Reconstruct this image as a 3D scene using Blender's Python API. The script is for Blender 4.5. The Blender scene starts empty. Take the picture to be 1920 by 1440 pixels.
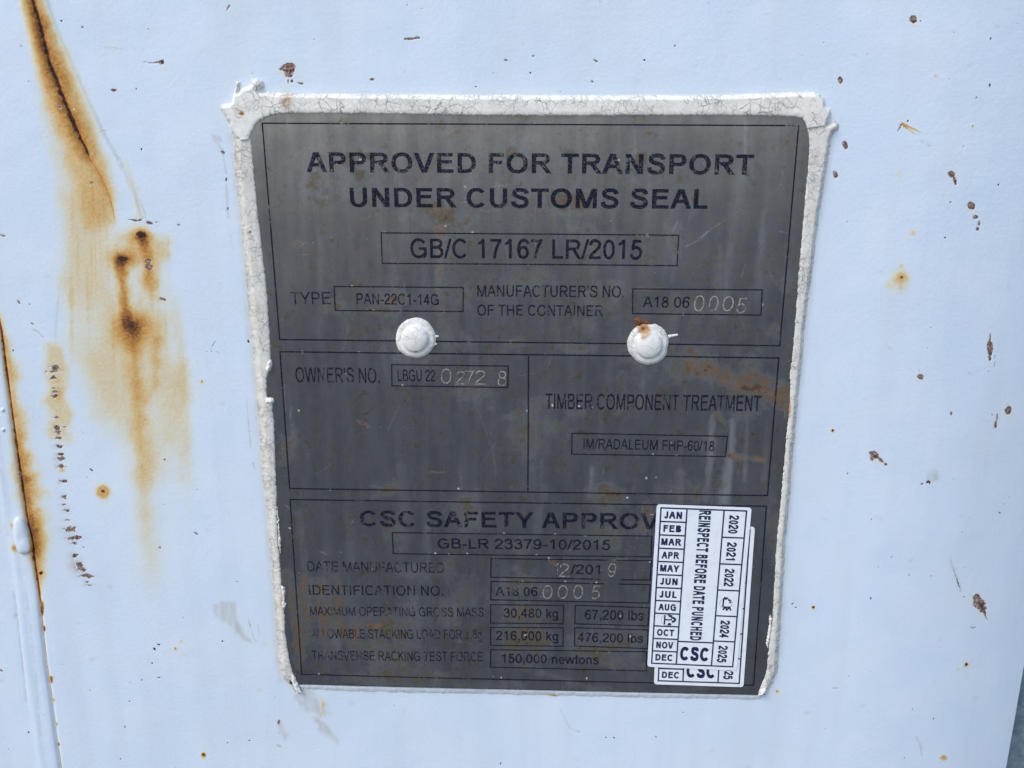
import bpy, math, random
import numpy as np
from mathutils import Matrix, Vector
from mathutils.geometry import delaunay_2d_cdt

SC = bpy.context.scene
COL = SC.collection
random.seed(7)
RNG = np.random.default_rng(7)
ZC = 1.10                                   # height of the plate's centre above the ground

# ------------------------------------------------------------------ camera
F = 1800.0                                  # focal length in pixels of the 1920 px wide photograph
R_CV = np.array([[9.99242734e-01, -8.03898770e-04, 3.89013129e-02],
                 [1.17683154e-02, 9.59205110e-01, -2.82466041e-01],
                 [-3.70872640e-02, 2.82709942e-01, 9.58488197e-01]])
C_CV = np.array([0.00839914, -0.12747866, -0.37196864])
CAM = np.array([C_CV[0], C_CV[2], ZC - C_CV[1]])
cd = bpy.data.cameras.new('camera')
cam = bpy.data.objects.new('camera', cd)
COL.objects.link(cam)
cd.sensor_width = 36.0
cd.lens = 36.0 * F / 1920.0
cd.clip_start = 0.01
cd.clip_end = 400.0


def to_world(v):
    return Vector((v[0], v[2], -v[1]))


cx_, cy_, cz_ = (to_world(R_CV[i]) for i in range(3))      # camera right, down, forward
M = Matrix.Identity(4)
for i in range(3):
    M[i][0] = cx_[i]
    M[i][1] = -cy_[i]
    M[i][2] = -cz_[i]
    M[i][3] = CAM[i]
cam.matrix_world = M
SC.camera = cam

# ------------------------------------------------------------------ light
SUN_EL, SUN_AZ = math.radians(50), math.radians(228)
world = bpy.data.worlds.new('World')
SC.world = world
world.use_nodes = True
wn = world.node_tree
wn.nodes.clear()
sky = wn.nodes.new('ShaderNodeTexSky')
sky.sky_type = 'NISHITA'
sky.sun_disc = False
sky.sun_elevation = SUN_EL
sky.sun_rotation = SUN_AZ
sky.air_density = 1.0
sky.dust_density = 1.2
sky.ozone_density = 1.0
bg = wn.nodes.new('ShaderNodeBackground')
bg.inputs['Strength'].default_value = 0.14
wo = wn.nodes.new('ShaderNodeOutputWorld')
wn.links.new(sky.outputs[0], bg.inputs[0])
wn.links.new(bg.outputs[0], wo.inputs[0])
sd = bpy.data.lights.new('sun', 'SUN')
sd.energy = 0.85
sd.angle = math.radians(25)
sd.color = (1.0, 0.96, 0.90)
sun = bpy.data.objects.new('sun', sd)
COL.objects.link(sun)
sdir = Vector((math.sin(SUN_AZ) * math.cos(SUN_EL), math.cos(SUN_AZ) * math.cos(SUN_EL), math.sin(SUN_EL)))
sun.rotation_euler = sdir.to_track_quat('Z', 'Y').to_euler()
sun.location = (-2, -4, 5)
SC.view_settings.view_transform = 'Standard'
SC.view_settings.look = 'None'
SC.view_settings.exposure = 0.84
SC.view_settings.gamma = 1.0
SC.view_settings.use_curve_mapping = False
SC.render.engine = 'CYCLES'
SC.cycles.max_bounces = 8
SC.cycles.transparent_max_bounces = 12

# ------------------------------------------------------------------ plane geometry
RI = R_CV.T


def P(px, py, d=0.0):
    """Where the sight line of a photo pixel meets the plane d metres in front of the wall -> (x, z)."""
    px = np.asarray(px, float)
    py = np.asarray(py, float)
    c = np.stack([(px - 960) / F, (py - 720) / F, np.ones_like(px)], -1)
    w = c @ R_CV                             # R^T c
    t = (-d - C_CV[2]) / w[..., 2]
    return C_CV[0] + t * w[..., 0], ZC - (C_CV[1] + t * w[..., 1])


def PIX(x, z, d=0.0):
    X = np.stack([np.asarray(x, float) - C_CV[0], ZC - np.asarray(z, float) - C_CV[1],
                  np.full(np.shape(x), -d - C_CV[2])], -1)
    c = X @ R_CV.T
    return 960 + F * c[..., 0] / c[..., 2], 720 + F * c[..., 1] / c[..., 2]


def hash2(ix, iy, s):
    h = (ix.astype(np.int64) * 374761393 + iy.astype(np.int64) * 668265263 + s * 974634721) & 0x7fffffff
    h = ((h ^ (h >> 13)) * 1274126177) & 0x7fffffff
    return ((h ^ (h >> 16)) & 0xffff) / 65535.0


def vnoise(x, y, s=0):
    ix, iy = np.floor(x), np.floor(y)
    fx, fy = x - ix, y - iy
    fx, fy = fx * fx * (3 - 2 * fx), fy * fy * (3 - 2 * fy)
    a, b = hash2(ix, iy, s), hash2(ix + 1, iy, s)
    c, d = hash2(ix, iy + 1, s), hash2(ix + 1, iy + 1, s)
    return (a * (1 - fx) + b * fx) * (1 - fy) + (c * (1 - fx) + d * fx) * fy


def fbm(x, y, scale, s=0, octv=4):
    v, a, t = 0.0, 0.5, 0.0
    for o in range(octv):
        v = v + a * vnoise(x / scale * 2 ** o + 17.3 * o, y / scale * 2 ** o + 5.1 * o, s + o)
        t += a
        a *= 0.5
    return v / t                             # 0..1, mean 0.5


def sstep(a, b, x):
    t = np.clip((x - a) / (b - a), 0, 1)
    return t * t * (3 - 2 * t)


def seg_dist(px, py, pts, closed=False):
    """distance to a polyline and the running parameter (index units)"""
    pts = np.asarray(pts, float)
    if closed:
        pts = np.vstack([pts, pts[:1]])
    best = np.full(np.shape(px), 1e9)
    par = np.zeros(np.shape(px))
    for i in range(len(pts) - 1):
        a, b = pts[i], pts[i + 1]
        ab = b - a
        L = max(ab @ ab, 1e-18)
        t = np.clip(((px - a[0]) * ab[0] + (py - a[1]) * ab[1]) / L, 0, 1)
        d = np.hypot(px - a[0] - t * ab[0], py - a[1] - t * ab[1])
        m = d < best
        best = np.where(m, d, best)
        par = np.where(m, i + t, par)
    return best, par


def inside(px, py, poly):
    poly = np.asarray(poly, float)
    r = np.zeros(np.shape(px), bool)
    j = len(poly) - 1
    for i in range(len(poly)):
        xi, yi = poly[i]
        xj, yj = poly[j]
        if yi != yj:
            c = ((yi > py) != (yj > py)) & (px < (xj - xi) * (py - yi) / (yj - yi) + xi)
            r ^= c
        j = i
    return r


def resample(pts, step, closed=False, jit=0.0, seed=1):
    pts = [tuple(p) for p in pts]
    if closed:
        pts = pts + pts[:1]
    rg = np.random.default_rng(seed)
    out = []
    for a, b in zip(pts[:-1], pts[1:]):
        n = max(1, int(round(math.dist(a, b) / step)))
        for k in range(n):
            t = k / n
            out.append((a[0] + (b[0] - a[0]) * t + rg.normal(0, jit), a[1] + (b[1] - a[1]) * t + rg.normal(0, jit)))
    if not closed:
        out.append(pts[-1])
    return out


def catmull(pts, n=8, closed=False):
    p = [np.array(q, float) for q in pts]
    k = len(p)
    out = []
    for i in range(k if closed else k - 1):
        if closed:
            a, b, c, d = p[(i - 1) % k], p[i], p[(i + 1) % k], p[(i + 2) % k]
        else:
            a, b, c, d = p[max(i - 1, 0)], p[i], p[i + 1], p[min(i + 2, k - 1)]
        for j in range(n):
            t = j / n
            out.append(tuple(0.5 * (2 * b + (c - a) * t + (2 * a - 5 * b + 4 * c - d) * t * t + (3 * b - a - 3 * c + d) * t ** 3)))
    if not closed:
        out.append(tuple(p[-1]))
    return out


# ------------------------------------------------------------------ materials
def material(name):
    m = bpy.data.materials.new(name)
    m.use_nodes = True
    nt = m.node_tree
    nt.nodes.clear()
    out = nt.nodes.new('ShaderNodeOutputMaterial')
    b = nt.nodes.new('ShaderNodeBsdfPrincipled')
    nt.links.new(b.outputs[0], out.inputs[0])
    return m, nt, b, out


class G:
    """small node-graph helper"""

    def __init__(s, nt):
        s.nt = nt

    def put(s, sock, v):
        if isinstance(v, bpy.types.NodeSocket):
            s.nt.links.new(v, sock)
        elif isinstance(v, (tuple, list)):
            sock.default_value = tuple(v) + ((1.0,) if len(v) == 3 and sock.type == 'RGBA' else ())
        else:
            sock.default_value = v

    def math(s, op, a, b=0.0, c=None, clamp=False):
        n = s.nt.nodes.new('ShaderNodeMath')
        n.operation = op
        n.use_clamp = clamp
        s.put(n.inputs[0], a)
        s.put(n.inputs[1], b)
        if c is not None:
            s.put(n.inputs[2], c)
        return n.outputs[0]

    def mix(s, f, a, b, mode='MIX'):
        n = s.nt.nodes.new('ShaderNodeMix')
        n.data_type = 'RGBA'
        n.blend_type = mode
        s.put(n.inputs[0], f)
        s.put(n.inputs[6], a)
        s.put(n.inputs[7], b)
        return n.outputs[2]

    def smooth(s, x, a, b, lo=0.0, hi=1.0):
        n = s.nt.nodes.new('ShaderNodeMapRange')
        n.interpolation_type = 'SMOOTHSTEP'
        s.put(n.inputs[0], x)
        n.inputs[1].default_value = a
        n.inputs[2].default_value = b
        n.inputs[3].default_value = lo
        n.inputs[4].default_value = hi
        return n.outputs[0]

    def coords(s):
        return s.nt.nodes.new('ShaderNodeTexCoord').outputs['Object']

    def scale(s, v, sc, off=(0, 0, 0)):
        n = s.nt.nodes.new('ShaderNodeMapping')
        s.put(n.inputs[0], v)
        n.inputs[1].default_value = off
        n.inputs[3].default_value = sc
        return n.outputs[0]

    def noise(s, v, scale, detail=4.0, rough=0.55, dist=0.0):
        n = s.nt.nodes.new('ShaderNodeTexNoise')
        s.put(n.inputs['Vector'], v)
        n.inputs['Scale'].default_value = scale
        n.inputs['Detail'].default_value = detail
        n.inputs['Roughness'].default_value = rough
        n.inputs['Distortion'].default_value = dist
        return n.outputs['Fac'], n.outputs['Color']

    def voronoi_edge(s, v, scale):
        n = s.nt.nodes.new('ShaderNodeTexVoronoi')
        n.feature = 'DISTANCE_TO_EDGE'
        s.put(n.inputs['Vector'], v)
        n.inputs['Scale'].default_value = scale
        return n.outputs['Distance']

    def attr(s, name):
        n = s.nt.nodes.new('ShaderNodeAttribute')
        n.attribute_name = name
        sp = s.nt.nodes.new('ShaderNodeSeparateColor')
        s.nt.links.new(n.outputs['Color'], sp.inputs[0])
        return sp.outputs[0], sp.outputs[1], sp.outputs[2], n.outputs['Alpha']

    def ramp(s, f, stops):
        n = s.nt.nodes.new('ShaderNodeValToRGB')
        el = n.color_ramp.elements
        while len(el) < len(stops):
            el.new(0.5)
        for e, (p, c) in zip(el, stops):
            e.position = p
            e.color = tuple(c) + (1,)
        s.put(n.inputs[0], f)
        return n.outputs[0]

    def bump(s, h, dist, strength=1.0, normal=None):
        n = s.nt.nodes.new('ShaderNodeBump')
        n.inputs['Strength'].default_value = strength
        n.inputs['Distance'].default_value = dist
        s.put(n.inputs['Height'], h)
        if normal is not None:
            s.put(n.inputs['Normal'], normal)
        return n.outputs[0]


PAINT = (0.725, 0.79, 0.845)


def mat_paint():
    m, nt, b, out = material('white_paint')
    g = G(nt)
    co = g.coords()
    rust, chip, grey, scr = g.attr('wear')
    n1, _ = g.noise(co, 900, 5, 0.65)
    n2, _ = g.noise(co, 35, 4, 0.6)
    n3, _ = g.noise(g.scale(co, (1, 1, 0.25)), 420, 4, 0.6)
    base = g.mix(g.smooth(n2, 0.3, 0.75), PAINT, (0.665, 0.755, 0.84))
    rn_, _ = g.noise(g.scale(co, (1, 1, 0.07)), 60, 4, 0.6)
    base = g.mix(g.smooth(rn_, 0.42, 0.72, 0, 0.42), base, (0.63, 0.685, 0.725))
    big, _ = g.noise(co, 9, 3, 0.6)
    base = g.mix(g.smooth(big, 0.42, 0.70, 0, 0.35), base, (0.66, 0.715, 0.75))
    base = g.mix(g.smooth(n1, 0.35, 0.8, 0, 0.10), base, (0.5, 0.58, 0.66))
    base = g.mix(g.math('MULTIPLY', grey, g.smooth(n3, 0.25, 0.6, 0.35, 1.0)), base, (0.43, 0.345, 0.24))
    # rust: density broken up by noise, coloured from pale tea stain to dark scale
    rr = g.math('MULTIPLY', rust, g.smooth(n1, 0.25, 0.75, 0.87, 1.12))
    rr = g.math('MULTIPLY', rr, g.smooth(n2, 0.3, 0.7, 0.93, 1.07), clamp=True)
    rc = g.ramp(rr, [(0.0, (0.74, 0.75, 0.68)), (0.24, (0.72, 0.67, 0.50)), (0.40, (0.70, 0.49, 0.215)), (0.56, (0.60, 0.295, 0.065)),
                     (0.69, (0.36, 0.142, 0.030)), (0.80, (0.17, 0.056, 0.016)), (0.92, (0.055, 0.025, 0.015)), (1.0, (0.03, 0.017, 0.013))])
    col = g.mix(g.smooth(rr, 0.0, 0.32), base, rc)
    # chips down to primer / rusty steel
    cn, _ = g.noise(co, 1500, 4, 0.7)
    cm = g.smooth(g.math('ADD', chip, g.math('MULTIPLY', g.math('SUBTRACT', cn, 0.5), 0.45)), 0.36, 0.56)
    cc = g.ramp(g.noise(co, 1300, 5, 0.7)[0], [(0.28, (0.03, 0.017, 0.013)), (0.40, (0.13, 0.060, 0.036)), (0.52, (0.30, 0.17, 0.115)), (0.62, (0.55, 0.47, 0.42))])
    cc = g.mix(g.smooth(scr, 0.25, 0.75, 0, 0.85), cc, (0.022, 0.016, 0.015))
    rim = g.math('MULTIPLY', g.smooth(chip, 0.05, 0.25), g.smooth(scr, 0.02, 0.1))
    col = g.mix(g.math('MULTIPLY', rim, 0.5), col, (0.80, 0.83, 0.86))
    col = g.mix(cm, col, cc)
    g.put(b.inputs['Base Color'], col)
    rgh = g.math('ADD', 0.42, g.math('MULTIPLY', g.math('MAXIMUM', rust, chip), 0.4), clamp=True)
    g.put(b.inputs['Roughness'], rgh)
    b.inputs['Specular IOR Level'].default_value = 0.35
    pe, _ = g.noise(co, 620, 3, 0.55)
    pe2, _ = g.noise(co, 1700, 2, 0.5)
    h = g.math('ADD', g.math('MULTIPLY', pe, 0.7), g.math('MULTIPLY', pe2, 0.3))
    nrm = g.bump(h, 0.00035, 0.42)
    nrm = g.bump(g.math('MULTIPLY', cm, -1.0), 0.00025, 0.8, nrm)
    nrm = g.bump(g.math('MULTIPLY', rr, n1), 0.0003, 0.5, nrm)
    g.put(b.inputs['Normal'], nrm)
    return m


def mat_sealant(name, scale, amount, warp=0.0016, width=0.11, tint=(0.74, 0.735, 0.70)):
    m, nt, b, out = material(name)
    g = G(nt)
    co = g.coords()
    dirt, rust, edge, _ = g.attr('wear')
    n, nc = g.noise(co, 620, 3, 0.65)
    vm = nt.nodes.new('ShaderNodeVectorMath')
    vm.operation = 'MULTIPLY_ADD'
    g.put(vm.inputs[0], nc)
    vm.inputs[1].default_value = (warp, warp, warp)
    g.put(vm.inputs[2], co)
    flat = g.scale(vm.outputs[0], (1, 0.15, 1))
    e1 = g.voronoi_edge(flat, scale)
    e2 = g.voronoi_edge(g.scale(flat, (1, 1, 1), (0.31, 0, 0.17)), scale * 0.52)
    low, _ = g.noise(co, 90, 3, 0.6)
    wv = g.smooth(low, 0.30, 0.72, 0.3, 1.25)
    c1 = g.smooth(g.math('DIVIDE', e1, wv), width, 0.0)
    lo2, _ = g.noise(co, 55, 3, 0.6)
    c1 = g.math('MULTIPLY', c1, g.smooth(low, 0.36, 0.62, 0.12, 0.9))
    c1 = g.math('MULTIPLY', c1, g.smooth(lo2, 0.34, 0.62, 0.35, 1.0))
    c2 = g.smooth(e2, width * 0.55, 0.0)
    c2 = g.math('MULTIPLY', c2, g.smooth(g.noise(co, 140, 2, 0.5)[0], 0.42, 0.58))
    crack = g.math('MULTIPLY', g.math('MAXIMUM', c1, c2), amount, clamp=True)
    n2, _ = g.noise(co, 240, 5, 0.65)
    col = g.mix(g.smooth(n2, 0.3, 0.75), tint, tuple(t * 0.86 for t in tint))
    dn = g.math('MULTIPLY', dirt, g.smooth(n2, 0.2, 0.65, 0.4, 1.0))
    dn = g.math('ADD', dn, g.math('MULTIPLY', g.smooth(lo2, 0.48, 0.68), 0.16), clamp=True)
    col = g.mix(dn, col, (0.42, 0.385, 0.32))
    rn = g.math('MULTIPLY', rust, g.smooth(n, 0.25, 0.6, 0.5, 1.2), clamp=True)
    col = g.mix(g.smooth(rn, 0.05, 0.45), col, (0.50, 0.27, 0.11))
    col = g.mix(g.smooth(rn, 0.55, 0.95), col, (0.15, 0.06, 0.025))
    col = g.mix(g.math('MULTIPLY', crack, 0.85), col, (0.165, 0.155, 0.14))
    g.put(b.inputs['Base Color'], col)
    b.inputs['Roughness'].default_value = 0.62
    b.inputs['Specular IOR Level'].default_value = 0.3
    nrm = g.bump(n2, 0.0003, 0.22)
    nrm = g.bump(g.math('MULTIPLY', crack, -1.0), 0.0002, 0.5, nrm)
    g.put(b.inputs['Normal'], nrm)
    return m


def mat_plate():
    m, nt, b, out = material('weathered_steel')
    g = G(nt)
    co = g.coords()
    rust, grey, white, ora = g.attr('wear')
    bl, _ = g.noise(co, 55, 5, 0.65)
    st, _ = g.noise(g.scale(co, (1, 1, 0.12)), 180, 5, 0.65)
    fine, _ = g.noise(g.scale(co, (1, 1, 0.35)), 1500, 3, 0.6)
    med, _ = g.noise(co, 260, 5, 0.7)
    base = g.mix(g.smooth(st, 0.28, 0.72), (0.165, 0.170, 0.180), (0.262, 0.268, 0.278))
    base = g.mix(g.smooth(bl, 0.38, 0.66, 0, 0.55), base, (0.165, 0.163, 0.160))
    base = g.mix(g.smooth(med, 0.40, 0.66, 0, 0.38), base, (0.30, 0.295, 0.285))
    base = g.mix(g.smooth(fine, 0.3, 0.8, 0, 0.25), base, (0.25, 0.25, 0.26))
    # fine scattered olive bloom
    ol = g.math('MULTIPLY', g.smooth(med, 0.50, 0.68), g.smooth(bl, 0.42, 0.58, 0.0, 0.78))
    base = g.mix(ol, base, (0.155, 0.128, 0.082))
    gm = g.math('MULTIPLY', grey, g.smooth(st, 0.30, 0.65, 0.25, 1.0))
    base = g.mix(gm, base, (0.42, 0.43, 0.44))
    rr = g.math('MULTIPLY', rust, g.smooth(med, 0.32, 0.66, 0.25, 1.25), clamp=True)
    rc = g.mix(ora, (0.100, 0.082, 0.046), (0.24, 0.115, 0.050))
    col = g.mix(g.smooth(rr, 0.03, 0.75, 0, 0.92), base, rc)
    dk = g.smooth(rr, 0.80, 1.1)
    col = g.mix(dk, col, (0.035, 0.018, 0.012))
    col = g.mix(white, col, (0.70, 0.70, 0.68))
    g.put(b.inputs['Base Color'], col)
    cover = g.math('MAXIMUM', g.math('MAXIMUM', rr, white), g.math('MULTIPLY', gm, 0.8), clamp=True)
    g.put(b.inputs['Metallic'], g.math('SUBTRACT', 0.82, g.math('MULTIPLY', cover, 0.75), clamp=True))
    g.put(b.inputs['Roughness'], g.math('ADD', g.smooth(bl, 0.3, 0.7, 0.22, 0.30), g.math('MULTIPLY', cover, 0.3), clamp=True))
    h = g.math('ADD', g.math('MULTIPLY', fine, 0.4), g.math('MULTIPLY', med, 0.6))
    nrm = g.bump(h, 0.00006, 0.5)
    nrm = g.bump(g.noise(co, 22, 2, 0.5)[0], 0.0012, 0.35, nrm)
    g.put(b.inputs['Normal'], nrm)
    return m


def mat_ink(name, wear, grit=0.3, col=(0.008, 0.010, 0.024)):
    m, nt, b, out = material(name)
    g = G(nt)
    co = g.coords()
    n, _ = g.noise(co, 700, 5, 0.75)
    l, _ = g.noise(co, 95, 4, 0.65)
    s = g.math('ADD', g.math('MULTIPLY', n, 0.55), g.math('MULTIPLY', l, 0.45))
    keep = g.smooth(s, wear - 0.035, wear + 0.035, 0.0, 1.0)
    keep = g.math('MULTIPLY', keep, g.smooth(g.noise(co, 1900, 3, 0.6)[0], 0.34, 0.56, 1.0 - grit, 0.99))
    b.inputs['Base Color'].default_value = col + (1,)
    b.inputs['Roughness'].default_value = 0.6
    b.inputs['Specular IOR Level'].default_value = 0.12
    tr = nt.nodes.new('ShaderNodeBsdfTransparent')
    mx = nt.nodes.new('ShaderNodeMixShader')
    g.put(mx.inputs[0], keep)
    nt.links.new(tr.outputs[0], mx.inputs[1])
    nt.links.new(b.outputs[0], mx.inputs[2])
    nt.links.new(mx.outputs[0], out.inputs[0])
    return m


def mat_plain(name, col, rough=0.5, metal=0.0, spec=0.4, nscale=None, ncol=None, namt=(0.35, 0.7), bump=None):
    m, nt, b, out = material(name)
    g = G(nt)
    c = col
    co = g.coords()
    if nscale:
        n, _ = g.noise(co, nscale, 5, 0.65)
        c = g.mix(g.smooth(n, *namt), col, ncol)
        if bump:
            g.put(b.inputs['Normal'], g.bump(n, bump, 0.5))
    g.put(b.inputs['Base Color'], c)
    b.inputs['Roughness'].default_value = rough
    b.inputs['Metallic'].default_value = metal
    b.inputs['Specular IOR Level'].default_value = spec
    return m


def mat_ground():
    m, nt, b, out = material('yard_ground')
    g = G(nt)
    co = g.coords()
    sp = nt.nodes.new('ShaderNodeSeparateXYZ')
    g.put(sp.inputs[0], co)
    far = g.math('ADD', g.math('MULTIPLY', sp.outputs[1], -1.0), g.math('MULTIPLY', sp.outputs[0], -0.9))
    far = g.math('ADD', far, g.math('MULTIPLY', g.noise(co, 0.4, 3, 0.5)[0], 3.0))
    n, _ = g.noise(co, 6, 5, 0.65)
    asphalt = g.mix(n, (0.085, 0.085, 0.088), (0.14, 0.14, 0.14))
    dirt = g.mix(n, (0.48, 0.32, 0.24), (0.37, 0.25, 0.185))  # warm far ground invented to tint the reflection along the plate's top
    g.put(b.inputs['Base Color'], g.mix(g.smooth(far, 17, 22), asphalt, dirt))
    b.inputs['Roughness'].default_value = 0.9
    b.inputs['Specular IOR Level'].default_value = 0.2
    return m


MAT = {}
MAT['paint'] = mat_paint()
MAT['sealant_top'] = mat_sealant('cracked_sealant', 560, 0.9, 0.0022, width=0.085, tint=(0.93, 0.885, 0.785))
MAT['sealant_side'] = mat_sealant('dirty_sealant', 610, 0.8, 0.0022, width=0.085, tint=(0.83, 0.785, 0.685))
MAT['rivet_paint'] = mat_sealant('cracked_rivet_paint', 380, 0.55, 0.0018, width=0.065, tint=(0.90, 0.865, 0.785))
MAT['pale_strip'] = mat_sealant('smooth_pale_strip', 300, 0.08, tint=(0.80, 0.82, 0.83))
MAT['plate'] = mat_plate()
MAT['ink'] = mat_ink('navy_etching', 0.398, 0.6)
MAT['ink_worn'] = mat_ink('worn_navy_etching', 0.442, 0.70)
MAT['ink_faded'] = mat_ink('faded_navy_etching', 0.462, 0.70)
MAT['ink_line'] = mat_ink('navy_etched_line', 0.425)
MAT['stamp'] = mat_plain('glint_stamped_steel', (0.53, 0.50, 0.44), 0.42, 0.55, nscale=1100, ncol=(0.17, 0.165, 0.155), namt=(0.42, 0.62))  # pale colour includes the light caught by the struck grooves' edges
MAT['sticker'] = mat_plain('white_vinyl', (0.86, 0.87, 0.88), 0.32, 0.0, 0.45, nscale=210, ncol=(0.76, 0.765, 0.755), namt=(0.45, 0.75))
MAT['sticker_ink'] = mat_plain('navy_print', (0.014, 0.018, 0.060), 0.4, 0.0, 0.3, nscale=1500, ncol=(0.028, 0.034, 0.085))
MAT['cut'] = mat_plain('punched_edge', (0.42, 0.43, 0.44), 0.6)
MAT['rust_scab'] = mat_plain('rust_scab', (0.23, 0.10, 0.04), 0.85, 0.0, 0.2, nscale=1400, ncol=(0.09, 0.036, 0.016), bump=0.0006)
MAT['galv'] = mat_plain('galvanised_steel', (0.27, 0.33, 0.36), 0.55, 0.25, nscale=260, ncol=(0.15, 0.19, 0.21), bump=0.0003)
MAT['ground'] = mat_ground()


# ------------------------------------------------------------------ object helpers
def empty(name, loc, label, cat, group=None):
    o = bpy.data.objects.new(name, None)
    COL.objects.link(o)
    o.location = loc
    o.empty_display_size = 0.02
    o['label'] = label
    o['category'] = cat
    if group:
        o['group'] = group
    return o


def root_loc(o):
    v = Vector((0, 0, 0))
    while o:
        v += o.location
        o = o.parent
    return v


def mesh_obj(name, verts, faces, mat, parent=None, smooth=False, wear=None, label=None):
    """verts in world space; nested objects keep their thing's origin"""
    v = np.asarray(verts, float)
    if parent is not None:
        v = v - np.array(root_loc(parent))
    me = bpy.data.meshes.new(name)
    if isinstance(faces, np.ndarray):
        nf = len(faces)
        k = faces.shape[1]
        me.vertices.add(len(v))
        me.vertices.foreach_set('co', v.astype(np.float32).ravel())
        me.loops.add(nf * k)
        me.loops.foreach_set('vertex_index', faces.astype(np.int32).ravel())
        me.polygons.add(nf)
        me.polygons.foreach_set('loop_start', np.arange(0, nf * k, k, dtype=np.int32))
        me.update(calc_edges=True)
        me.validate()
    else:
        me.from_pydata([tuple(q) for q in v], [], faces)
        me.update()
    if smooth:
        me.polygons.foreach_set('use_smooth', np.ones(len(me.polygons), bool))
    if wear is not None:
        a = me.attributes.new('wear', 'FLOAT_COLOR', 'POINT')
        a.data.foreach_set('color', np.asarray(wear, np.float32).ravel())
    me.materials.append(mat)
    o = bpy.data.objects.new(name, me)
    COL.objects.link(o)
    if parent is not None:
        o.parent = parent
    if label:
        o['label'] = label
    return o


def grid_faces(nx, nz):
    i = np.arange(nx - 1)
    j = np.arange(nz - 1)
    I, J = np.meshgrid(i, j)
    a = (J * nx + I).ravel()
    return np.stack([a, a + 1, a + 1 + nx, a + nx], 1)          # x right, z up -> normal -y


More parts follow.
